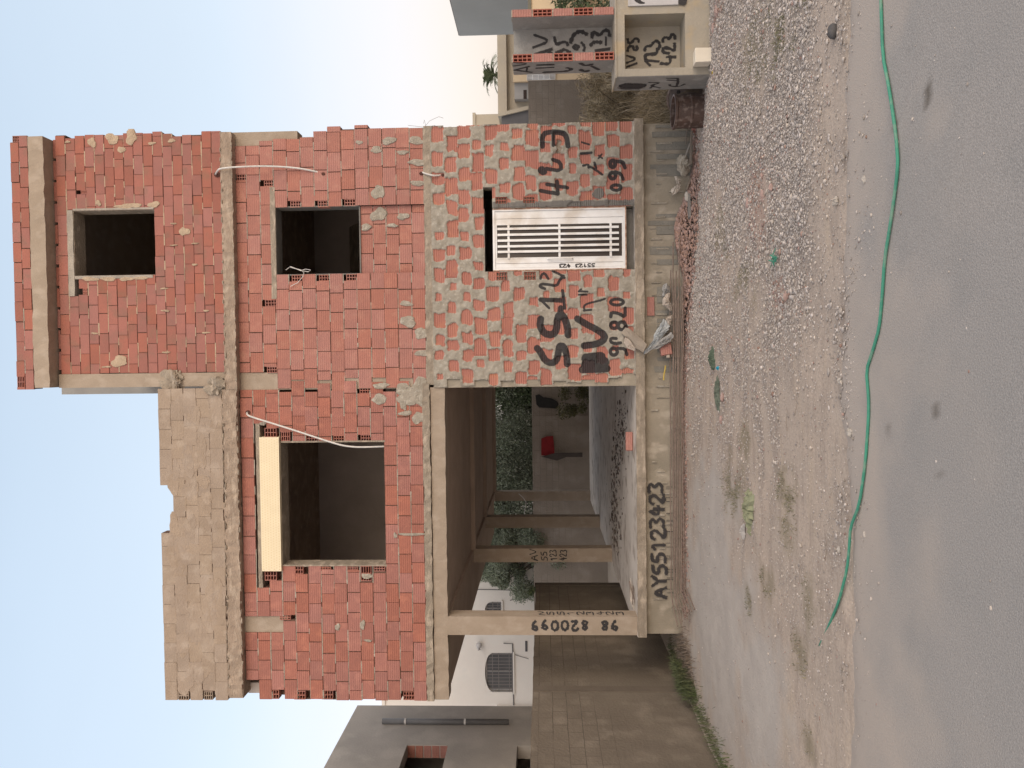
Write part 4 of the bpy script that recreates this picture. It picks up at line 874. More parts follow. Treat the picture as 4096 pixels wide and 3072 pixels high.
stick((700,880),(650,1030),-.18,.06,.025,WD,'short grey board end between the rubble heap and the mortar lump','plank','broken boards by the plinth')
stick((680,1090),(690,1400),-.34,.09,.03,mat('grey_board',(.25,.235,.225),(.20,.19,.18),4,.9),'grey board lying in front of the crushed brick heap','plank','broken boards by the plinth')
for a,b in (((660,210),(640,430)),): 
    m=MB(); m.tube([onY(*rd(660,205),-.05),onY(*rd(645,320),-.06),onY(*rd(640,430),-.05)],.008,6); tag(m.build('dead_branch',WD),'thin dry twig standing against the plinth next to the drum','twig')
p=onY(*rd(590,700),-.2); m=MB(); m.lump((p[0],-.2,p[2]-.02),(.12,.09,.085),seed=3,sub=2,rough=.55); tag(m.build('mortar_lump',MO),'rough lump of hardened mortar on top of the debris at the plinth','mortar lump')
sheet('plastic_sheet',[rd(*q) for q in ((450,1015),(540,960),(560,880),(495,845),(540,860),(580,900),(565,1000),(530,1060),(455,1105))],[-.14]*9,mat('curled_cream_plastic',(.50,.45,.40),(.44,.39,.34),5,.6),'curled cream strip of plastic leaning on the plinth above the rubble heap','plastic sheet',seed=9,bulge=.02)
for i,(q,rr_,lb) in enumerate((((655,1120),(.07,.035,.035),'white rounded stone standing at the right foot of the rubble heap'),((750,1235),(.085,.05,.055),'largest pale smooth stone lying in front of the rubble heap'))):
    p=onY(*rd(*q),-.32); m=MB(); m.lump((p[0],-.34,p[2]),rr_,seed=i+20,sub=2,rough=.2); tag(m.build('stone',STN,smooth=True),lb,'stone','large loose stones')
p=onY(*rd(740,230),-.1); bk('brick',(p[0],-.2,p[2]),.2,.12,.1,.08,BR,'pinkish brick piece half hidden beside the rusty drum','brick','stray bricks')
# single stones and scraps on the verge
for X,Y,r_,lb in ((1805,68,.05,'smooth black stone on the gravel near the upper end of the hose'),):
    p=dG(X,Y); m=MB(); m.lump((p[0],p[1],.02),(r_,r_*.8,.035),seed=2,sub=2,rough=.2); tag(m.build('stone',mat('black_stone',(.06,.06,.065),(.09,.085,.085),6,.7),smooth=True),lb,'stone','large loose stones')
ST_=[(2600,1100+0,0,0)]
SG=[(crop(2600,0,.676)(1280,1060),.022,'pale angular stone close to the green hose, beside flattened clear plastic'),(crop(2600,0,.676)(1380,350),.016,'small white stone touching the upper part of the green hose'),(crop(2500,1100,.482)(1800,880),.022,'pale pointed stone on bare dirt left of the middle of the hose'),(crop(2500,1100,.482)(1890,1310),.026,'chipped white stone at the edge of the road dust'),(crop(2600,0,.676)(1110,1190),.028,'long whitish stone where the thick gravel ends'),(crop(3200,1500,.947)(215,240),.022,'white stone on the sandy strip near the middle of the road edge'),(crop(3200,1500,.947)(280,672),.015,'tiny white stone lying on the asphalt below the bend of the hose'),(crop(3200,1500,.947)(172,738),.02,'oval white stone between hose and dry twigs')]
for i,(q,r_,lb) in enumerate(SG):
    p=onG(*q); m=MB(); m.lump((p[0],p[1],p[2]+r_*.5),(r_*1.2,r_*.9,r_*.8),seed=i+60,sub=1,rough=.45); tag(m.build('stone',STN),lb,'stone','pale single stones')
RG=[(1550,22,.10,'red brick shard, largest of those beside the meter pillar'),(1543,60,.07,'thin red brick shard standing nearest the meter pillar foot'),(1668,405,.05,'red brick chip in the middle of the thick gravel'),(1700,640,.03,'small red brick chip at the border of gravel and dirt'),(1618,440,.07,'flat red brick chip lying flush in the gravel below the barrel'),(1650,420,.06,'dark red brick shard next to the gravel dip'),(1562,860,.06,'long red shard lying left of the green netting'),(1560,905,.05,'narrow red shard near the pale dirt patch')]
for i,(X,Y,r_,lb) in enumerate(RG):
    p=dG(X,Y); m=MB(); m.lump((p[0],p[1],p[2]+.01),(r_,r_*.45,.025),seed=i+90,sub=0,rough=.4); tag(m.build('brick_shard',PEBR),lb,'brick shard','red brick shards')
# cloth, netting, scraps
def rag(name,X,Y,rx,ry,h,m_,label,cat,seed,rot=0):
    R=np.random.default_rng(seed); c=dG(X,Y); vs=[];fs=[];n=44; rings=8; ph=R.uniform(0,6,5); jag=R.uniform(-.16,.16,n)
    for k in range(rings+1):
        f=1-k/rings
        for i in range(n):
            a=2*math.pi*i/n; d=f*(1+.22*math.sin(2*a+ph[0])+.16*math.sin(3*a+ph[1])+.14*math.sin(5*a+ph[2])+.10*math.sin(11*a+ph[4])+jag[i]); x=rx*d*math.cos(a);y=ry*d*math.sin(a)
            z=h*(1-f*f)*.8+h*.5*abs(math.sin(9*a+ph[3]+k))*(.4+.6*(1-f))*(k>0)+R.uniform(-.25,.7)*h*(k>0)
            vs.append((c[0]+x*math.cos(rot)-y*math.sin(rot),c[1]+x*math.sin(rot)+y*math.cos(rot),c[2]+z))
    for k in range(rings):
        for i in range(n): fs.append((k*n+i,k*n+(i+1)%n,(k+1)*n+(i+1)%n,(k+1)*n+i))
    m=MB(); m.add(vs,fs); return tag(m.build(name,m_),label,cat)
rag('cloth_rag',1622,1098,.19,.11,.05,mat('pale_green_cloth',(.27,.285,.19),(.21,.22,.145),6,.9,.3,40),'crumpled pale green cloth lying on the weeds','cloth',1,.2)
rag('plastic_bag',1608,1148,.07,.03,.03,mat('white_bag',(.45,.43,.42),(.38,.36,.35),8,.7),'small greyish white plastic bag just left of the pale green cloth','plastic bag',2)
rag('plastic_bag',1793,700,.09,.06,.02,mat('dusty_clear_bag',(.30,.31,.29),(.24,.25,.235),8,.5,spec=.5),'flattened dusty clear plastic bag by the hose','plastic bag',6) if False else None
rag('green_rag',1542,775,.13,.06,.04,mat('dark_green_cloth',(.10,.135,.10),(.07,.095,.07),8,.9),'dark green rag lying in the gravel','cloth',3)
rag('green_rag',1552,850,.20,.07,.03,mat('faded_green_cloth',(.13,.15,.12),(.08,.10,.08),8,.9),'long faded green rag partly buried left of the dark one','cloth',4)
rag('plastic_scrap',1552,795,.025,.018,.018,mat('blue_plastic',(.02,.33,.48),(.02,.28,.42),5,.4),'bright blue plastic bit between the two green rags','plastic bit',5)
rag('plastic_wrapper',1543,85*0+157,.02,.03,.02,mat('yellow_wrapper',(.55,.42,.08),(.5,.4,.1),5,.5),'tiny yellow wrapper on the gravel before the meter pillar','wrapper',8)
m=MB(); R=random.Random(9); c=dG(1682,560)
for k in range(14):
    a=R.uniform(-.6,2.4); l=R.uniform(.06,.16); p=(c[0]+R.uniform(-.03,.03),c[1]+R.uniform(-.03,.03),c[2]+.02); m.tube([p,(p[0]+l*.5*math.cos(a),p[1]+l*.5*math.sin(a),p[2]+R.uniform(.01,.05)),(p[0]+l*math.cos(a+.3),p[1]+l*math.sin(a+.3),p[2]+R.uniform(0,.02))],.0035,5)
tag(m.build('twine_tangle',GRN),'tangle of thin green twine on the gravel','twine')
R=random.Random(19)
for k,(X,Y,lb) in enumerate(((1725,870,'bent dry twig on the bare sandy strip'),(1735,1235,'long dry twig by the weeds near the end of the hose'),(1705,905,'tiny forked twig above the sandy strip'),(1790,1180,'curved dry twig lying along the hose'))):
    c=dG(X,Y); P=[(c[0]+(i-3)*.035+R.uniform(-.008,.008),c[1]+R.uniform(-.02,.02),c[2]+.02+R.uniform(0,.01)) for i in range(7)]; m=MB(); m.tube(P,.003,5,.0015); tag(m.build('dry_twig',WD),lb,'twig','dry twigs on the verge')
# white box at the foot of the meter pillar
# ================================================================== METER CABINET AT THE RIGHT
REN=mat('ochre_stained_render',(.38,.34,.28),(.32,.29,.245),2.5,.9,.4,30,c3=(.40,.325,.225),scale3=3.5); GREN=mat('grey_render',(.31,.30,.285),(.245,.238,.228),3,.9,.4,40,c3=(.35,.34,.325),scale3=6)
yf=-1.9; xl=onY(2600,303,yf)[0]; ybk=onX(2600,358,xl)[1]; zt=onY(2467,303,yf)[2]
MC=thing('meter_cabinet','rendered utility pillar with graffiti in its square niche and brick-ended shelves on top','cabinet',(xl+.8,yf+.3,0))
nx0,nx1=onY(2600,273,yf)[0],onY(2600,56,yf)[0]; nz1=onY(2499,200,yf)[2]; nz0=onY(2741,200,yf)[2]; xr=xl+2.6; dn=.38
px0,px1=onY(2600,24,yf)[0],onY(2600,-260,yf)[0]; pz1=onY(2512,10,yf)[2]; pz0=onY(2712,10,yf)[2]
m=MB(); m.box(xl,nx0,yf,yf+dn,-.4,zt); m.box(nx0,nx1,yf,yf+dn,-.4,nz0); m.box(nx0,nx1,yf,yf+dn,nz1,zt); m.box(nx1,xr,yf,yf+dn,-.4,zt)
body=part(m,'body',REN,parent=MC)
m=MB(); m.box(xl+.002,xr,yf+dn,ybk,-.4,zt-.002); bkw=part(m,'niche_back',REN,parent=MC)
m=MB(); m.box(xl-.006,xl-.0005,yf+.004,ybk,-.3,zt-.004); sidep=part(m,'side_render',GREN,parent=MC)
m=MB(); m.box(xl-.02,xr,yf-.015,ybk+.01,zt,zt+.018); part(m,'top_ledge',REN,parent=MC)
m=MB(); fr(m,px0,px1,pz0,pz1,.02,yf-.02,yf+.01); m.box(px0+.02,px1-.02,yf-.012,yf,pz0+.02,pz1-.02); wd=part(m,'meter_door',mat('white_meter_door',(.50,.49,.50),(.44,.43,.44),5,.5),parent=MC)
m=MB(); write(m,'AV55',(px0+.03,yf-.0135,pz1-.2),(1,0,0),(0,0,1),.1,.13,.03,.03,(0,-1,0)); ribbon(m,[(px0+.03,yf-.0135,pz0-.05),(px0+.16,yf-.0135,pz0-.08)],.08,(0,-1,0))
part(m,'graffiti',BLK,parent=wd)
def gr(c,L_,pl_,parent,axis='y'):
    g=MB()
    for pts,w_ in L_:
        s_=(c(1,0)[0]-c(0,0)[0])
        if axis=='y': P=[onY(*c(*p),pl_) for p in pts]; nrm=(0,-1,0); d=pl_+11.9
        else: P=[onX(*c(*p),pl_) for p in pts]; nrm=(-1,0,0); d=(P[0][1]+11.9)*2.2
        ribbon(g,P,w_*s_*d/3077*1.15,nrm)
    return part(g,'graffiti',SPR,parent=parent,attr=True)
gr(r5c,[([(1290,615),(1410,650),(1290,695)],20),([(1290,740),(1400,700)],25),([(1300,430),(1310,480),(1350,470),(1380,420),(1430,440),(1420,465)],24),([(1300,565),(1310,515),(1360,505),(1370,560),(1410,545),(1400,510)],26),
([(1490,665),(1645,680)],26),([(1500,680),(1550,725)],24),([(1500,650),(1490,600),(1620,600),(1630,540)],30),([(1490,560),(1500,510),(1560,510),(1590,460),(1640,450),(1660,510),(1640,540)],28),
([(1665,700),(1775,710),(1770,620)],28),([(1730,630),(1830,630)],25),([(1760,590),(1690,580),(1690,530),(1760,530),(1820,570),(1820,480)],30),([(1690,465),(1690,420),(1740,410),(1760,440),(1790,370),(1820,390),(1825,430)],28)],yf+dn-.004,bkw)
gr(r5c,[([(1260,955),(1440,955)],62),([(1230,950),(1475,950)],34),([(1530,910),(1680,915),(1530,945),(1660,972)],9),([(1550,975),(1600,930)],9),([(1735,865),(1855,868)],9),([(1740,885),(1855,892)],9),([(1855,865),(1860,905),(1840,950)],11),([(1765,935),(1770,955),(1870,958),(1930,930)],11)],xl-.0085,sidep,'x')
# shelves of hollow brick on top
yu=-1.83; U1=onY(2250,244,yu)[0],onY(2250,212,yu)[0]; U2=onY(2250,63,yu)[0],onY(2250,33,yu)[0]; uz1=onY(2049,225,yu)[2]; uz0=zt+.018; du=.42
for (a,b),first in ((U1,0),(U2,1)):
    m=MB(); m.box(a,b,yu+.14,yu+du,uz0,uz1); m.box(a-.006,a-.0005,yu+.012,yu+du,uz0,uz1-.004); sh=part(m,'shelf_wall',GREN,parent=MC)
    hh=(uz1-uz0)/5
    for k in range(5):
        p,q=uz0+hh*k+.008,uz0+hh*(k+1)-.008; m=MB()
        if (k+first)%2==0: hollow(m,a,b,p,q,yu,2,4,.012,.138)
        else: m.box(a,b,yu,yu+.138,p,q,.002)
        part(m,'brick_end',BRH if (k+first)%2==0 else BR,parent=sh)
        m=MB(); m.box(a+.002,b-.002,yu+.006,yu+.138,q+.0005,q+.0155); part(m,'joint',MO,parent=sh)
    if not first:
        m=MB()
        gr(r5c,[([(50,775),(210,735)],13),([(50,775),(240,800)],13),([(190,750),(180,795)],10),([(40,690),(220,705),(40,730)],10),([(300,720),(480,715)],15),([(290,755),(480,745)],13),([(370,800),(630,790),(690,765),(630,750)],17),([(780,700),(830,730),(910,710)],18),([(780,770),(820,795),(870,780)],18),([(900,730),(980,770)],14)],a-.009,sh,'x')
m=MB(); m.box(U1[1],U2[0],yu+du-.05,yu+du,uz0,uz1-.01); m.box(U2[1],xr,yu+du-.05,yu+du,uz0,uz0+.02); bp_=part(m,'shelf_back',GREN,parent=MC)
gr(r5c,[([(265,385),(455,452),(255,525)],24),([(270,605),(460,545)],34),([(400,565),(460,590)],24),([(490,410),(510,500),(560,470),(620,460),(640,500)],28),([(510,580),(560,570),(600,540),(660,580)],30),([(670,470),(700,380),(780,340),(850,380)],38),([(700,520),(730,550),(760,520),(730,495),(700,520)],30),([(790,470),(830,520),(815,560)],26),([(905,415),(920,340),(990,400),(1040,330),(1095,340),(1100,395)],34),([(890,500),(930,460),(1010,470)],34),([(1060,410),(1060,500)],22),([(950,560),(1100,540)],34),([(740,590),(830,590)],14)],yu+du-.055,bp_)
p=onY(2806,230,yf-.08); m=MB(); m.box(p[0]-.09,p[0]+.09,yf-.17,yf-.01,-.03,p[2]+.095,.003); o=m.build('white_box',mat('cream_white_box',(.74,.68,.58),(.68,.62,.53),5,.6)); tag(o,'small cream white box standing at the foot of the rendered utility pillar','box')
b=o.modifiers.new('bevel','BEVEL'); b.width=.008; b.segments=2
# barrels
DR=mat('rusty_brown_drum',(.10,.058,.045),(.065,.042,.036),5,.6,.4,30,c3=(.20,.15,.13),scale3=14,spec=.5); DR2=mat('weathered_drum_head',(.20,.165,.155),(.13,.10,.095),5,.6,.3,20,spec=.5)
p=onY(2770,446,-1.15)
m=MB(); n=28; cx,cy,zb,h=p[0],-1.15,-.25,.55; prof=[(.225,0),(.225,.06),(.218,.07),(.218,.3),(.226,.31),(.226,.33),(.218,.34),(.218,.50),(.232,.52),(.232,.55),(.205,.55),(.205,.42),(0,.41)]
vs=[(cx+r*math.cos(2*math.pi*k/n)*(1+.02*math.sin(3*k)),cy+r*math.sin(2*math.pi*k/n),zb+z) for r,z in prof for k in range(n)]
m.add(vs,[(i*n+k,i*n+(k+1)%n,(i+1)*n+(k+1)%n,(i+1)*n+k) for i in range(len(prof)-1) for k in range(n)])
tag(m.build('drum',DR,smooth=False),'short rusty brown drum standing beside the right end of the plinth','drum','rusty drums')
# tilted drum behind it
def drum(c,ax,r,l,name,label):
    t=thing(name,label,'drum',(c[0],c[1],0),'rusty drums'); c=np.array(c); ax=np.array(ax,float); ax/=np.linalg.norm(ax); s1=np.cross(ax,(0,0,1)); s1/=np.linalg.norm(s1); s2=np.cross(s1,ax); n=28
    prof=[(r*.96,0),(r,.01),(r,.03),(r*.96,.045),(r*.95,l*.33),(r*.99,l*.345),(r*.95,l*.36),(r*.95,l*.66),(r*.99,l*.675),(r*.95,l*.69),(r*.96,l)]
    vs=[c+ax*z+rr*(math.cos(2*math.pi*k/n)*s1+math.sin(2*math.pi*k/n)*s2) for rr,z in prof for k in range(n)]
    m=MB(); m.add(vs,[(i*n+k,i*n+(k+1)%n,(i+1)*n+(k+1)%n,(i+1)*n+k) for i in range(len(prof)-1) for k in range(n)]+[tuple((len(prof)-1)*n+k for k in range(n))]); part(m,'shell',DR,parent=t,smooth=False)
    m=MB(); hole=[c+ax*.015+s1*r*.35+s2*r*.45+.028*(math.cos(k*.785)*s1+math.sin(k*.785)*s2) for k in range(8)]
    rim=[c+ax*.015+r*.955*(math.cos(2*math.pi*k/n)*s1+math.sin(2*math.pi*k/n)*s2) for k in range(n)]
    m.add(rim,[tuple(range(n))]); hd=part(m,'head',DR2,parent=t); m=MB(); m.add([q-ax*.004 for q in hole],[tuple(range(8))]); part(m,'bung_hole',BLK,parent=hd)  # bung hole is a flat disc, its inner darkness painted black
drum((onY(2700,412,-.75)[0]+.02,-.85,.05),(.35,1,-.12),.27,.75,'drum','dark rusty drum lying tilted behind the shorter one, its head with a bung hole')
# ================================================================== NEIGHBOURS, LEFT
def blockmat(name,c1,c2,c3,axis,sc_=1.,mort=(.085,.07,.058)):
    m=mat(name,c1,c2,1.3,.95,.7,24,c3=c3,scale3=2.2); t=m.node_tree;N=t.nodes;L=t.links.new;b=N['Principled BSDF']; src=b.inputs['Base Color'].links[0].from_socket
    tcn=N.new('ShaderNodeTexCoord'); s=N.new('ShaderNodeSeparateXYZ'); L(tcn.outputs['Object'],s.inputs[0]); cb=N.new('ShaderNodeCombineXYZ'); L(s.outputs['Y' if axis=='x' else 'X'],cb.inputs[0]); L(s.outputs['Z'],cb.inputs[1])
    nn=N.new('ShaderNodeTexNoise'); nn.inputs['Scale'].default_value=2.5; L(tcn.outputs['Object'],nn.inputs[0]); ad_=N.new('ShaderNodeVectorMath'); ad_.operation='MULTIPLY_ADD'; ad_.inputs[1].default_value=(.03,.03,0); L(nn.outputs[1],ad_.inputs[0]); L(cb.outputs[0],ad_.inputs[2])
    br=N.new('ShaderNodeTexBrick'); br.inputs['Scale'].default_value=1; br.inputs['Brick Width'].default_value=.42*sc_; br.inputs['Row Height'].default_value=.205*sc_; br.inputs['Mortar Size'].default_value=.006; br.inputs['Mortar Smooth'].default_value=.3; L(ad_.outputs[0],br.inputs[0])
    n4=N.new('ShaderNodeTexNoise'); n4.inputs['Scale'].default_value=1.1; n4.inputs['Detail'].default_value=4; L(tcn.outputs['Object'],n4.inputs[0]); r4=N.new('ShaderNodeMapRange'); r4.inputs[1].default_value=.33; r4.inputs[2].default_value=.5; L(n4.outputs[0],r4.inputs[0])
    zf=N.new('ShaderNodeMapRange'); zf.inputs[1].default_value=.9; zf.inputs[2].default_value=1.7; zf.inputs[3].default_value=.12; L(s.outputs['Z'],zf.inputs[0])
    m0=N.new('ShaderNodeMath'); m0.operation='MULTIPLY'; L(br.outputs['Fac'],m0.inputs[0]); L(r4.outputs[0],m0.inputs[1])
    mu=N.new('ShaderNodeMath'); mu.operation='MULTIPLY'; L(m0.outputs[0],mu.inputs[0]); L(zf.outputs[0],mu.inputs[1])
    mx=N.new('ShaderNodeMix'); mx.data_type='RGBA'; L(mu.outputs[0],mx.inputs[0]); L(src,mx.inputs[6]); mx.inputs[7].default_value=(*mort,1); L(mx.outputs[2],b.inputs['Base Color'])
    return m
BW=blockmat('brown_block_wall',(.175,.147,.118),(.14,.117,.094),(.21,.178,.145),'x'); BW2=blockmat('far_block_wall',(.30,.255,.215),(.26,.22,.185),(.33,.285,.245),'y',mort=(.19,.16,.135))
W=thing('boundary_wall','long brown concrete-block wall running back along the left of the house','wall',(-5.1,0,0))
m=MB(); R=random.Random(2); n=60; vs=[];fs=[]
for i in range(n+1):
    y=-7+12.6*i/n; vs+=[(-5.06,y,-.5),(-5.06+R.uniform(-.002,.002),y,2.335+R.uniform(-.008,.008)),(-5.22,y,2.34),(-5.22,y,-.5)]
for i in range(n):
    for k in range(4): b=i*4; fs.append((b+k,b+4+k,b+4+(k+1)%4,b+(k+1)%4))
fs.append((0,1,2,3)); fs.append((n*4+3,n*4+2,n*4+1,n*4)); m.add(vs,fs); part(m,'wall_panel',BW,parent=W)
for y in (-3.0,-.2,2.6,5.45): m=MB(); m.box(-5.20,-5.045,y,y+.2,-.3,2.36 if y>5 else 2.33); part(m,'pilaster',mat('wall_render',(.155,.128,.103),(.125,.103,.083),3,.95,.5,30),parent=W)
W2=thing('boundary_wall','far pale brown block wall closing the plot behind the house','wall',(0,14.1,0))
m=MB(); m.box(-9,9.4,14,14.2,-.5,2.50); part(m,'wall_panel',BW2,parent=W2)
for x in (-5.6,-2.0,2.4,6.0): m=MB(); m.box(x,x+.22,13.975,14.0,-.3,2.49); part(m,'pilaster',BW2,parent=W2)
# bag, cloth and board hanging on the far wall
def onwall(name,c,pts,y,m_,label,cat,th=.03):
    P=[onY(*c(*p),y) for p in pts]; m=MB(); m.prism([(p[0],p[2]) for p in P],'y',y,y+th); return tag(m.build(name,m_),label,cat)
onwall('black_tarpaulin',c6,[(680,250),(700,245),(725,262),(735,262),(770,268),(800,285),(808,300),(800,325),(770,322),(700,318),(685,300)],13.93,mat('black_plastic',(.012,.012,.013),(.02,.02,.02),8,.5),'ragged black plastic sheet hanging on the far block wall','tarpaulin')
onwall('red_cloth',c6,[(712,490),(740,478),(778,476),(782,520),(786,575),(750,585),(712,583)],13.92,mat('red_cloth',(.28,.022,.025),(.20,.018,.02),6,.9,.4,30),'dark red cloth spread on the far block wall','cloth')
onwall('grey_board',c6,[(790,570),(940,568),(940,592),(850,592),(800,612),(712,590),(730,586)],13.86,mat('grey_dark_board',(.10,.085,.075),(.08,.065,.06),4,.9),'dark grey strip leaning under the dark red cloth','board')
# white house
WHm=mat('off_white_house_render',(.74,.69,.635),(.70,.65,.60),1.2,.9,.2,20,c3=(.71,.67,.62),scale3=3)
WH=thing('white_house','off-white two-storey house behind the left block wall with arched grilled windows','house',(-9,17,0)); yw=15.2
xa,xb=onY(2050,2826,yw)[0],onY(2100,2190,yw)[0]; ztp=onY(1541,2810,yw)[2]
win=[(onY(1950,b1c(0,690)[1],yw)[0],onY(1950,b1c(0,460)[1],yw)[0],onY(b1c(1183,0)[0],2700,yw)[2],onY(b1c(1018,0)[0],2700,yw)[2]),
     (onY(1950,b1c(0,240)[1],yw)[0]-.05,onY(1950,b1c(0,158)[1],yw)[0],onY(b1c(1115,0)[0],2430,yw)[2],onY(b1c(1018,0)[0],2430,yw)[2])]
m=MB(); cuts=sorted([(w_[0],w_[1],w_[2],w_[3]) for w_ in win]); x=xa
for w_ in cuts: m.box(x,w_[0],yw,yw+.25,-.2,ztp); m.box(w_[0],w_[1],yw,yw+.25,-.2,w_[2]); m.box(w_[0],w_[1],yw,yw+.25,w_[3],ztp); x=w_[1]
m.box(x,xb,yw,yw+.25,-.2,ztp); m.box(xa,xb,yw+5,yw+5.2,-.2,ztp); m.box(xa,xa+.2,yw+.25,yw+5,-.2,ztp); m.box(xb-.2,xb,yw+.25,yw+5,-.2,ztp); part(m,'wall',WHm,parent=WH)
m=MB(); m.box(xa-.05,xb+.05,yw-.05,yw+5.25,ztp,ztp+.12); part(m,'roof',WHm,parent=WH)
m=MB(); m.box(xa+.2,xb-.2,yw+.25,yw+5,3.3,3.5); part(m,'floor',WHm,parent=WH)
GRL=mat('grey_window_grille',(.22,.20,.19),(.18,.16,.15),8,.5)
for i,(a,b,p,q) in enumerate(win):
    f=MB(); 
    n=8                                    # arch spandrels filled in wall colour
    sp=MB()
    for s_,xs_ in ((1,a),(-1,b)):
        pts=[(xs_,q)]+[(xs_+s_*(b-a)*.5*(k/n),q-.30*(1-math.sqrt(max(0,1-(1-k/n)**2)))*.9) for k in range(n+1)]
        sp.prism(pts,'y',yw+.005,yw+.24)
    part(sp,'window_arch',WHm,parent=WH)
    fr(f,a+.02,b-.02,p,q-.02,.045,yw+.12,yw+.17); f.box((a+b)/2-.02,(a+b)/2+.02,yw+.12,yw+.17,p+.05,q-.05); wf=part(f,'window_frame',mat('window_frame_grey',(.45,.43,.42),(.4,.38,.37),8,.5),parent=WH)
    g=MB(); g.box(a+.06,b-.06,yw+.15,yw+.158,p+.04,q-.06); part(g,'pane',mat('grey_pane',(.13,.125,.13),(.10,.10,.105),2,.2,spec=.6),parent=wf)
    g=MB(); 
    for k in range(12 if i==0 else 6): x=a+.04+(b-a-.08)*k/(11 if i==0 else 5); g.box(x-.008,x+.008,yw-.03,yw-.014,p+.0,q-.06-.14*(abs(2*(x-a)/(b-a)-1)**2))
    for z in (p+.02,p+.12,p+.5*(q-p),q-.28): g.box(a,b,yw-.014,yw-.002,z,z+.02)
    part(g,'grille',GRL,parent=wf)
    g=MB(); g.box(a-.06,b+.06,yw-.06,yw,p-.05,p-.002); part(g,'sill',WHm,parent=WH)
def pipe(c,pts,y,r,m_,name,parent,ax='y'):
    m=MB(); m.tube([onY(*c(*p),y) if ax=='y' else onX(*c(*p),y) for p in pts],r,8); return part(m,name,m_,parent=parent)
DKP=mat('dark_grey_pipe',(.10,.095,.10),(.085,.08,.085),5,.5)
pipe(b1c,[(1127,403),(1180,405),(1182,600),(1187,776)],yw-.03,.018,DKP,'pipe',WH); pipe(b1c,[(1195,470),(1225,480),(1275,495)],yw-.02,.01,DKP,'cable',WH)
pipe(b1c,[(975,85),(1290,92)],yw-.02,.012,DKP,'cable',WH); pipe(b1c,[(1165,150),(1275,122)],yw-.02,.012,DKP,'cable',WH)
m=MB(); p=onY(*b1c(983,412),yw-.1); m.lump((p[0],yw-.14,p[2]),(.10,.11,.11),seed=1,sub=2,rough=.02); p=onY(*b1c(977,432),yw-.1); m.tube([(p[0]-.02,yw-.22,p[2]-.05),(p[0]+.1,yw-.14,p[2]+.02)],.05,10); part(m,'wall_lamp',mat('lamp_plastic',(.5,.48,.47),(.4,.38,.37),6,.4),parent=WH,smooth=True)
m=MB(); a=onY(*b1c(1255,452),yw-.02); b=onY(*b1c(1267,390),yw-.02); m.box(a[0],b[0],yw-.02,yw-.001,b[2],a[2]); part(m,'wall_plate',DKP,parent=WH)
m=MB(); a=onY(*b1c(1088,825),15.1); b=onY(*b1c(1265,775),15.1); m.box(a[0],b[0]+.01,15.1,15.6,-.2,a[2]); part(m,'annexe',WHm,parent=WH)
# grey rendered house
GH=thing('grey_house','grey rendered house at the far left with a tall unglazed window and downpipe','house',(-8.2,0,0)); xg=-8.0
yfar=onX(1430,2821,xg)[1]; ztop=onX(1430,2821,xg)[2]
wy0=onX(*b1c(620,1170),xg)[1]; wy1=onX(*b1c(620,1002),xg)[1]; wy0=wy1-1.7; wz1=onX(*b1c(558,1002),xg)[2]; wz0=onX(*b1c(800,1002),xg)[2]
lz1=onX(*b1c(1207,1012),xg)[2]; 
GRm=mat('grey_smooth_render',(.43,.395,.365),(.36,.335,.31),.9,.9,.3,20,c3=(.46,.425,.39),scale3=1.6)
m=MB(); T=.28
m.box(xg-T,xg,wy1,yfar,-.5,ztop); m.box(xg-T,xg,wy0,wy1,wz1,ztop); m.box(xg-T,xg,wy0,wy1,lz1,wz0); m.box(xg-T,xg,-9,wy0,-.5,ztop); m.box(xg-8,xg-T,yfar-.2,yfar,-.5,ztop-.0); m.box(xg-8,xg-T,-9,-8.8,-.5,ztop); m.box(xg-8,xg-7.8,-8.8,yfar-.2,-.5,ztop); part(m,'wall',GRm,parent=GH)
m=MB(); m.box(xg-7.9,xg-T-.01,-8.7,yfar-.25,ztop-.3,ztop-.1); m.box(xg-7.9,xg-T-.01,-8.7,yfar-.25,lz1+.1,lz1+.3); part(m,'floor',CEI,parent=GH)
m=MB(); m.box(xg-3,xg-2.85,-8.7,yfar-.25,-.2,ztop-.3); part(m,'partition',mat('red_inner_brick',(.20,.06,.045),(.15,.05,.04),6,.9),parent=GH)
m=MB(); hh=(wz1-wz0)/5
for k in range(5): m.box(xg-T+.01,xg-.02,wy1-.012,wy1-.001,wz0+hh*k+.01,wz0+hh*(k+1)-.01)
part(m,'brick_reveal',BR,parent=GH)
PG=mat('grey_downpipe',(.16,.16,.165),(.13,.13,.135),4,.5); ym=onX(*b1c(700,880),xg)[1]; za=onX(*b1c(412,878),xg)[2]; zb=onX(*b1c(1158,882),xg)[2]
m=MB(); m.tube([(xg+.06,ym,za),(xg+.06,ym,zb)],.06,12); dp=part(m,'downpipe',PG,parent=GH,smooth=True)
for cxp in (548,900): z=onX(*b1c(cxp,880),xg)[2]; m=MB(); m.tube([(xg+.06,ym,z-.02),(xg+.06,ym,z+.02)],.067,12); part(m,'clamp',PVC,parent=dp)
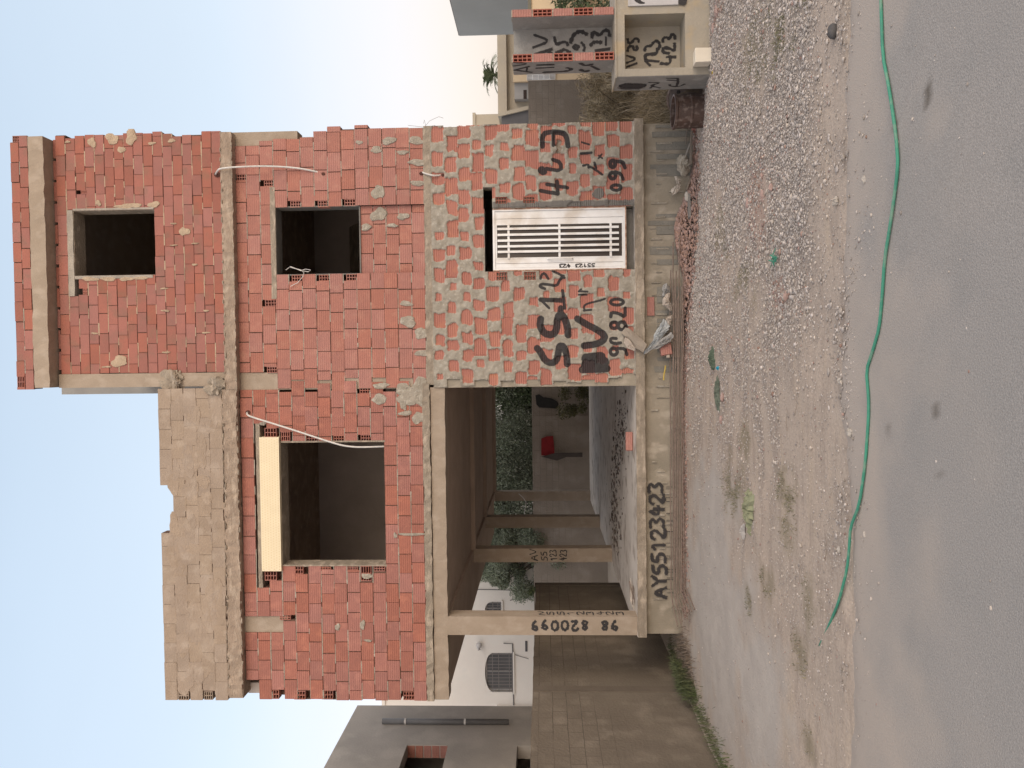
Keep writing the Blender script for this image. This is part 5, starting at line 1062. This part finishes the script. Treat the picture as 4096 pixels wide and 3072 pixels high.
# ================================================================== NEIGHBOURS, RIGHT
CRH=mat('cream_house_render',(.50,.44,.35),(.43,.375,.30),1.0,.9,.2,15,c3=(.46,.41,.34),scale3=2); CRP=mat('peach_render',(.66,.52,.36),(.60,.47,.32),1.5,.9)
CH=thing('cream_house','low flat-roofed cream house beyond the far wall, with a sloping stair wall','house',(7,21,0)); yc=19.
xa=onY(2000,452,yc)[0]; zt_=onY(1992,300,yc)[2]; xb=xa+9
m=MB(); m.box(xa,xb,yc,yc+6,-.3,zt_-.35); part(m,'wall',CRH,parent=CH)
m=MB(); m.box(xa-.15,xb,yc-.3,yc+6.1,zt_-.35,zt_); part(m,'roof',CRH,parent=CH)
q=[onY(*c4(*p),yc-.6) for p in ((520,785),(720,738),(740,738),(740,850),(520,850))]; m=MB(); m.prism([(p[0],p[2]) for p in q],'y',yc-.6,yc-.35); part(m,'stair_wall',mat('shaded_stair_render',(.15,.145,.15),(.13,.125,.13),2,.9),parent=CH)  # dark grey colour carries the shading of the stair wall
q=[onY(*c4(*p),yc-.7) for p in ((497,790),(497,770),(720,715),(722,740),(520,788))]; m=MB(); m.prism([(p[0],p[2]) for p in q],'y',yc-.7,yc-.35); part(m,'stair_coping',CRH,parent=CH)
a=onY(*c4(325,850),yc+1); b=onY(*c4(500,775),yc+1); m=MB(); m.box(a[0]-.8,b[0],yc+1,yc+3,b[2]-.6,a[2]-.12); part(m,'roof_hut',CRH,parent=CH); m=MB(); m.box(a[0]-.85,b[0]+.06,yc+.95,yc+3.05,a[2]-.12,a[2]); part(m,'roof_hut_cap',CRH,parent=CH)
a=onY(*c4(610,675),yc-.35); b=onY(*c4(722,560),yc-.35); m=MB(); m.box(a[0],b[0],yc-.36,yc-.02,b[2],a[2]); pn_=part(m,'porch_panel',mat('pale_grey_panel',(.36,.345,.34),(.32,.31,.305),2,.9),parent=CH)
a=onY(*c4(670,672),yc-.4); b=onY(*c4(692,610),yc-.4); m=MB(); m.box(a[0],b[0],yc-.375,yc-.36,b[2],a[2]); part(m,'slot_window',GLS,parent=pn_)
a=onY(*c4(600,560),yc-.45); b=onY(*c4(890,470),yc-.45); m=MB(); m.box(a[0]-.0,b[0],yc-.5,yc-.38,b[2]-1.6,a[2]); pw=part(m,'porch_wall',CRP,parent=CH)
a=onY(*c4(695,545),yc-.55); b=onY(*c4(885,470),yc-.55); m=MB(); 
for k in range(9): x=a[0]+(b[0]-a[0])*k/8; m.box(x-.012,x+.012,yc-.56,yc-.545,b[2],a[2])
for k in range(6): z=b[2]+(a[2]-b[2])*k/5; m.box(a[0],b[0],yc-.575,yc-.561,z-.012,z+.012)
part(m,'window_grille',WHT,parent=pw)
m=MB(); m.box(a[0],b[0],yc-.52,yc-.505,b[2],a[2]); part(m,'window_pane',mat('grille_pane',(.30,.29,.32),(.25,.24,.27),4,.4),parent=pw)
GB=thing('grey_block_building','tall pale grey windowless building at the far right edge','building',(11,10,0)); xg2=10.6
yF=onX(1838,144,xg2)[1]; zF=onX(1838,144,xg2)[2]; 
m=MB(); m.box(xg2,xg2+8,4,yF,-.5,zF); part(m,'wall',mat('pale_grey_wall',(.43,.44,.43),(.39,.40,.39),.8,.9),parent=GB); m=MB(); m.box(xg2+.01,xg2+8,4.01,yF-.01,zF,zF+.03); part(m,'roof',GREN,parent=GB)
GW=thing('garden_wall','low cream garden wall overgrown with vines behind the utility pillar','wall',(7.5,3,0))
a=onY(2100,95,3)[0]; zw=onY(2125,60,3)[2]; m=MB(); m.box(a,a+4,3,3.2,-.4,zw); part(m,'wall_panel',CRP,parent=GW); m=MB(); m.box(a-.03,a+4,2.97,3.23,zw,zw+.06); part(m,'coping',mat('old_coping',(.20,.19,.15),(.15,.14,.11),4,.9),parent=GW)
# ================================================================== TREES
LFm=mat('grey_green_leaves',(.23,.27,.18),(.30,.33,.23),1.5,.8,isl=.35); LF2=mat('dark_green_leaves',(.095,.135,.06),(.13,.165,.085),2,.8,isl=.35); BK=mat('bark',(.11,.085,.065),(.075,.06,.048),8,.95,.6,30)
def leaves(cl,nper,lw,ll,seed,droop=.3):
    R=np.random.default_rng(seed); C=np.repeat(np.array([c[:3] for c in cl]),nper,0); RR=np.repeat(np.array([c[3] for c in cl]),nper); n=len(C)
    d=R.normal(0,1,(n,3)); d/=np.linalg.norm(d,axis=1)[:,None]; P=C+d*(RR*R.random(n)**.45)[:,None]*np.array([1,1,.85])
    t=R.normal(0,1,(n,3)); t[:,2]-=droop; t/=np.linalg.norm(t,axis=1)[:,None]; s=np.cross(t,R.normal(0,1,(n,3))); s/=np.linalg.norm(s,axis=1)[:,None]
    l=ll*R.uniform(.5,1.3,n)[:,None]; w=lw*R.uniform(.6,1.3,n)[:,None]
    V=np.stack([P-t*l*.5,P+s*w,P+t*l*.5,P-s*w],1).reshape(-1,3); return V,np.arange(4*n).reshape(-1,4)
def fastmesh(name,V,Fc,m_,parent):
    off=np.array(LOC[parent.name]); V=V-off; me=bpy.data.meshes.new(name); me.vertices.add(len(V)); me.vertices.foreach_set('co',V.astype(np.float32).ravel()); me.loops.add(Fc.size); me.loops.foreach_set('vertex_index',Fc.astype(np.int32).ravel())
    k=Fc.shape[1]; me.polygons.add(len(Fc)); me.polygons.foreach_set('loop_start',np.arange(0,Fc.size,k,dtype=np.int32)); me.polygons.foreach_set('loop_total',np.full(len(Fc),k,dtype=np.int32)); me.update(calc_edges=True); me.materials.append(m_)
    o=bpy.data.objects.new(name,me); S.collection.objects.link(o); o.parent=parent; LOC[o.name]=tuple(off); return o
def tree(x,y,h,r,seed,m_,label,lw=.014,ll=.10,base=1.6,n=110,nper=1000,grp='trees behind the far wall'):
    t=thing('tree',label,'tree',(x,y,0),grp); R=random.Random(seed); m=MB(); cl=[]
    top=(x+R.uniform(-.2,.2),y,h*.55); m.tube([(x,y,-.1),(x+R.uniform(-.1,.1),y,h*.28),top],.14,8,.08)
    for k in range(n):
        a=R.uniform(0,6.28); rr=r*math.sqrt(R.random()); z=base+(h-base)*R.random()**.9; f=math.sin(math.pi*min(1,max(.12,(z-base)/(h-base))*.8+.2))*.8+.3; c=(x+rr*f*math.cos(a),y+rr*f*math.sin(a),z,R.uniform(.4,.85)*r*.5); cl.append(c)
        if k%3==0: m.tube([(x,y,min(z*.6,h*.5)),((x+c[0])/2+R.uniform(-.1,.1),(y+c[1])/2,z*.8),(c[0],c[1],c[2])],.045,6,.012)
    part(m,'trunk',BK,parent=t); V,Fc=leaves(cl,nper,lw,ll,seed); fastmesh('crown',V,Fc,m_,t)
tree(-.7,15.9,3.9,1.4,1,LF2,'greenest rounded shrub-like tree at the right of the garage view',.03,.10,1.4,60,520)
tree(-2.6,16.6,5.2,2.1,2,LFm,'grey-green feathery tree behind the red cloth on the wall')
tree(-4.8,16.2,5.0,1.9,3,LFm,'dark feathery tree seen behind the farthest garage column')
tree(-6.7,14.85,4.7,1.15,4,LFm,'feathery tree partly covering the right end of the off-white house')
# weeds and bushes near the far wall
def bush(x,y,rx,rz_,seed,m_,label,cat='bush',n=16,nper=260,lw=.02,ll=.09,z0=0,grp=None,thin=.6):
    t=thing('bush',label,cat,(x,y,z0),grp); R=random.Random(seed); cl=[(x+R.uniform(-rx,rx),y+R.uniform(-thin,thin)*rx,z0+R.uniform(.1,1)*rz_,R.uniform(.2,.4)*min(rx,rz_)+.05) for k in range(n)]; m=MB()
    for c in cl[::2]: m.tube([(x+(c[0]-x)*.3,y,z0-.1),(c[0],c[1],c[2])],.012,5,.005)
    part(m,'stem',BK,parent=t); V,Fc=leaves(cl,nper,lw,ll,seed); fastmesh('crown',V,Fc,m_,t)
bush(-.95,13.3,.75,1.5,11,mat('yellow_green_leaves',(.16,.145,.06),(.10,.10,.045),3,.85,isl=.3),'yellowish dry bush at the right foot of the far wall')
bush(7.0,2.5,.8,2.0,12,LF2,'vine-like bush climbing the low cream garden wall',n=20,thin=.3)
bush(8.3,2.6,.8,2.2,13,mat('brown_vine',(.16,.14,.08),(.10,.09,.05),3,.9,isl=.3),'brownish half-dry vine beside the greener bush',n=20,thin=.3)
p=onX(*b1c(1292,88),-5.14); bush(-5.12,p[1],.10,.16,14,LF2,'tiny plant sprouting on top of the left block wall','plant',6,60,.012,.05,2.33)
m_=mat('brushwood',(.33,.28,.19),(.25,.205,.14),3,.95,isl=.25)
bush(5.1,5.5,.9,1.2,15,m_,'dry brush mound on the open ground before the far wall, right of the house','dry bush',18,300,.006,.2)
# palm
def palm(x,y,z,label):
    t=thing('palm_tree',label,'palm',(x,y,0)); m=MB(); m.tube([(x,y,-.2),(x+.1,y,z*.6),(x,y,z)],.2,10,.16); part(m,'trunk',BK,parent=t); R=random.Random(3); m=MB()
    for k in range(26):
        a=R.uniform(0,6.28); el=R.uniform(-.2,1.4); L_=R.uniform(1.1,1.7); P=[]
        for j in range(7):
            s=j/6; P.append(np.array([x+math.cos(a)*math.cos(el)*L_*s,y+math.sin(a)*math.cos(el)*L_*s,z+math.sin(el)*L_*s-.55*s*s*L_]))
        m.tube(P,.02,4,.006)
        for j in range(1,7):
            for u in (0,.33,.66):
                if j==6 and u: continue
                q=P[j]+(P[min(j+1,6)]-P[j])*u; d=P[j]-P[j-1]; d/=np.linalg.norm(d); sd=np.cross(d,(0,0,1)); sd/=np.linalg.norm(sd)+1e-6
                for s_ in (-1,1): e_=q+s_*sd*.32+d*.22-np.array([0,0,.06]); m.add([q-d*.03,q+d*.03,e_],[(0,1,2)])
    part(m,'crown',mat('palm_fronds',(.17,.20,.12),(.12,.15,.085),3,.8),parent=t)
p=onY(1975,300,30); palm(p[0],30,p[2]-.1,'small palm showing above the flat cream roof')

# ---- litter on the garage floor, and small leftovers at the left corner
R=np.random.default_rng(12); n_=520
tq=R.random(n_); X=-.9-2.7*tq+R.normal(0,.28,n_); Y=1.5+2.2*np.sin(tq*2.2)+R.normal(0,.5,n_); k=(X>-3.9)&(X<-.5)&(Y>1.05)&(Y<8)
P=np.stack([X[k],Y[k]],-1); pebbles('floor_litter',P,np.clip(np.exp(R.normal(0,.5,len(P)))*.022,.008,.07),mat('dark_scraps',(.16,.125,.105),(.09,.07,.06),20,.9,isl=.4),'trail of dark scraps and crumbs across the garage floor','litter',lambda x,y:x*0+.70,.35)
p=onG(2743,2937); t=thing('brick','broken hollow brick end lying in the weeds against the left wall','brick',(p[0],p[1],0),'stray bricks')
m=MB(); hollow(m,p[0]-.05,p[0]+.05,.02,.20,p[1],2,3,.012,.14); part(m,'body',BRH,parent=t)
mb=MB(); R=random.Random(31)
def f5(): return (-4.45+R.gauss(0,.16),-.25+R.gauss(0,.3),-.02)
blades(mb,900,f5,.16,.004,1.3,R); tag(mb.build('dry_brush',mat('dead_roots',(.24,.19,.15),(.15,.115,.09),3,.95,isl=.25)),'dead stalks and roots heaped at the left corner of the plinth','dry brush',kind='stuff')
m=MB(); m.tube([onY(*c6(*q),11.5) for q in ((588,795),(610,815),(628,840),(622,880),(618,915))],.012,5); o=m.build('hanging_wire',PVC,H)
for a,b,z0 in ((-2.2,-1.4,2.32),(1.6,2.3,2.25)):
    pass

mb=MB(); R=random.Random(77)
def f4(): return (R.uniform(3.9,10.5),R.uniform(4.5,13.6),-.05)
blades(mb,9000,f4,.85,.010,.9,R); tag(mb.build('dry_grass_field',mat('straw_field',(.36,.30,.21),(.28,.23,.155),2,.95,isl=.2)),'tall straw-coloured dry grass filling the empty plot on the right','dry grass',kind='stuff')
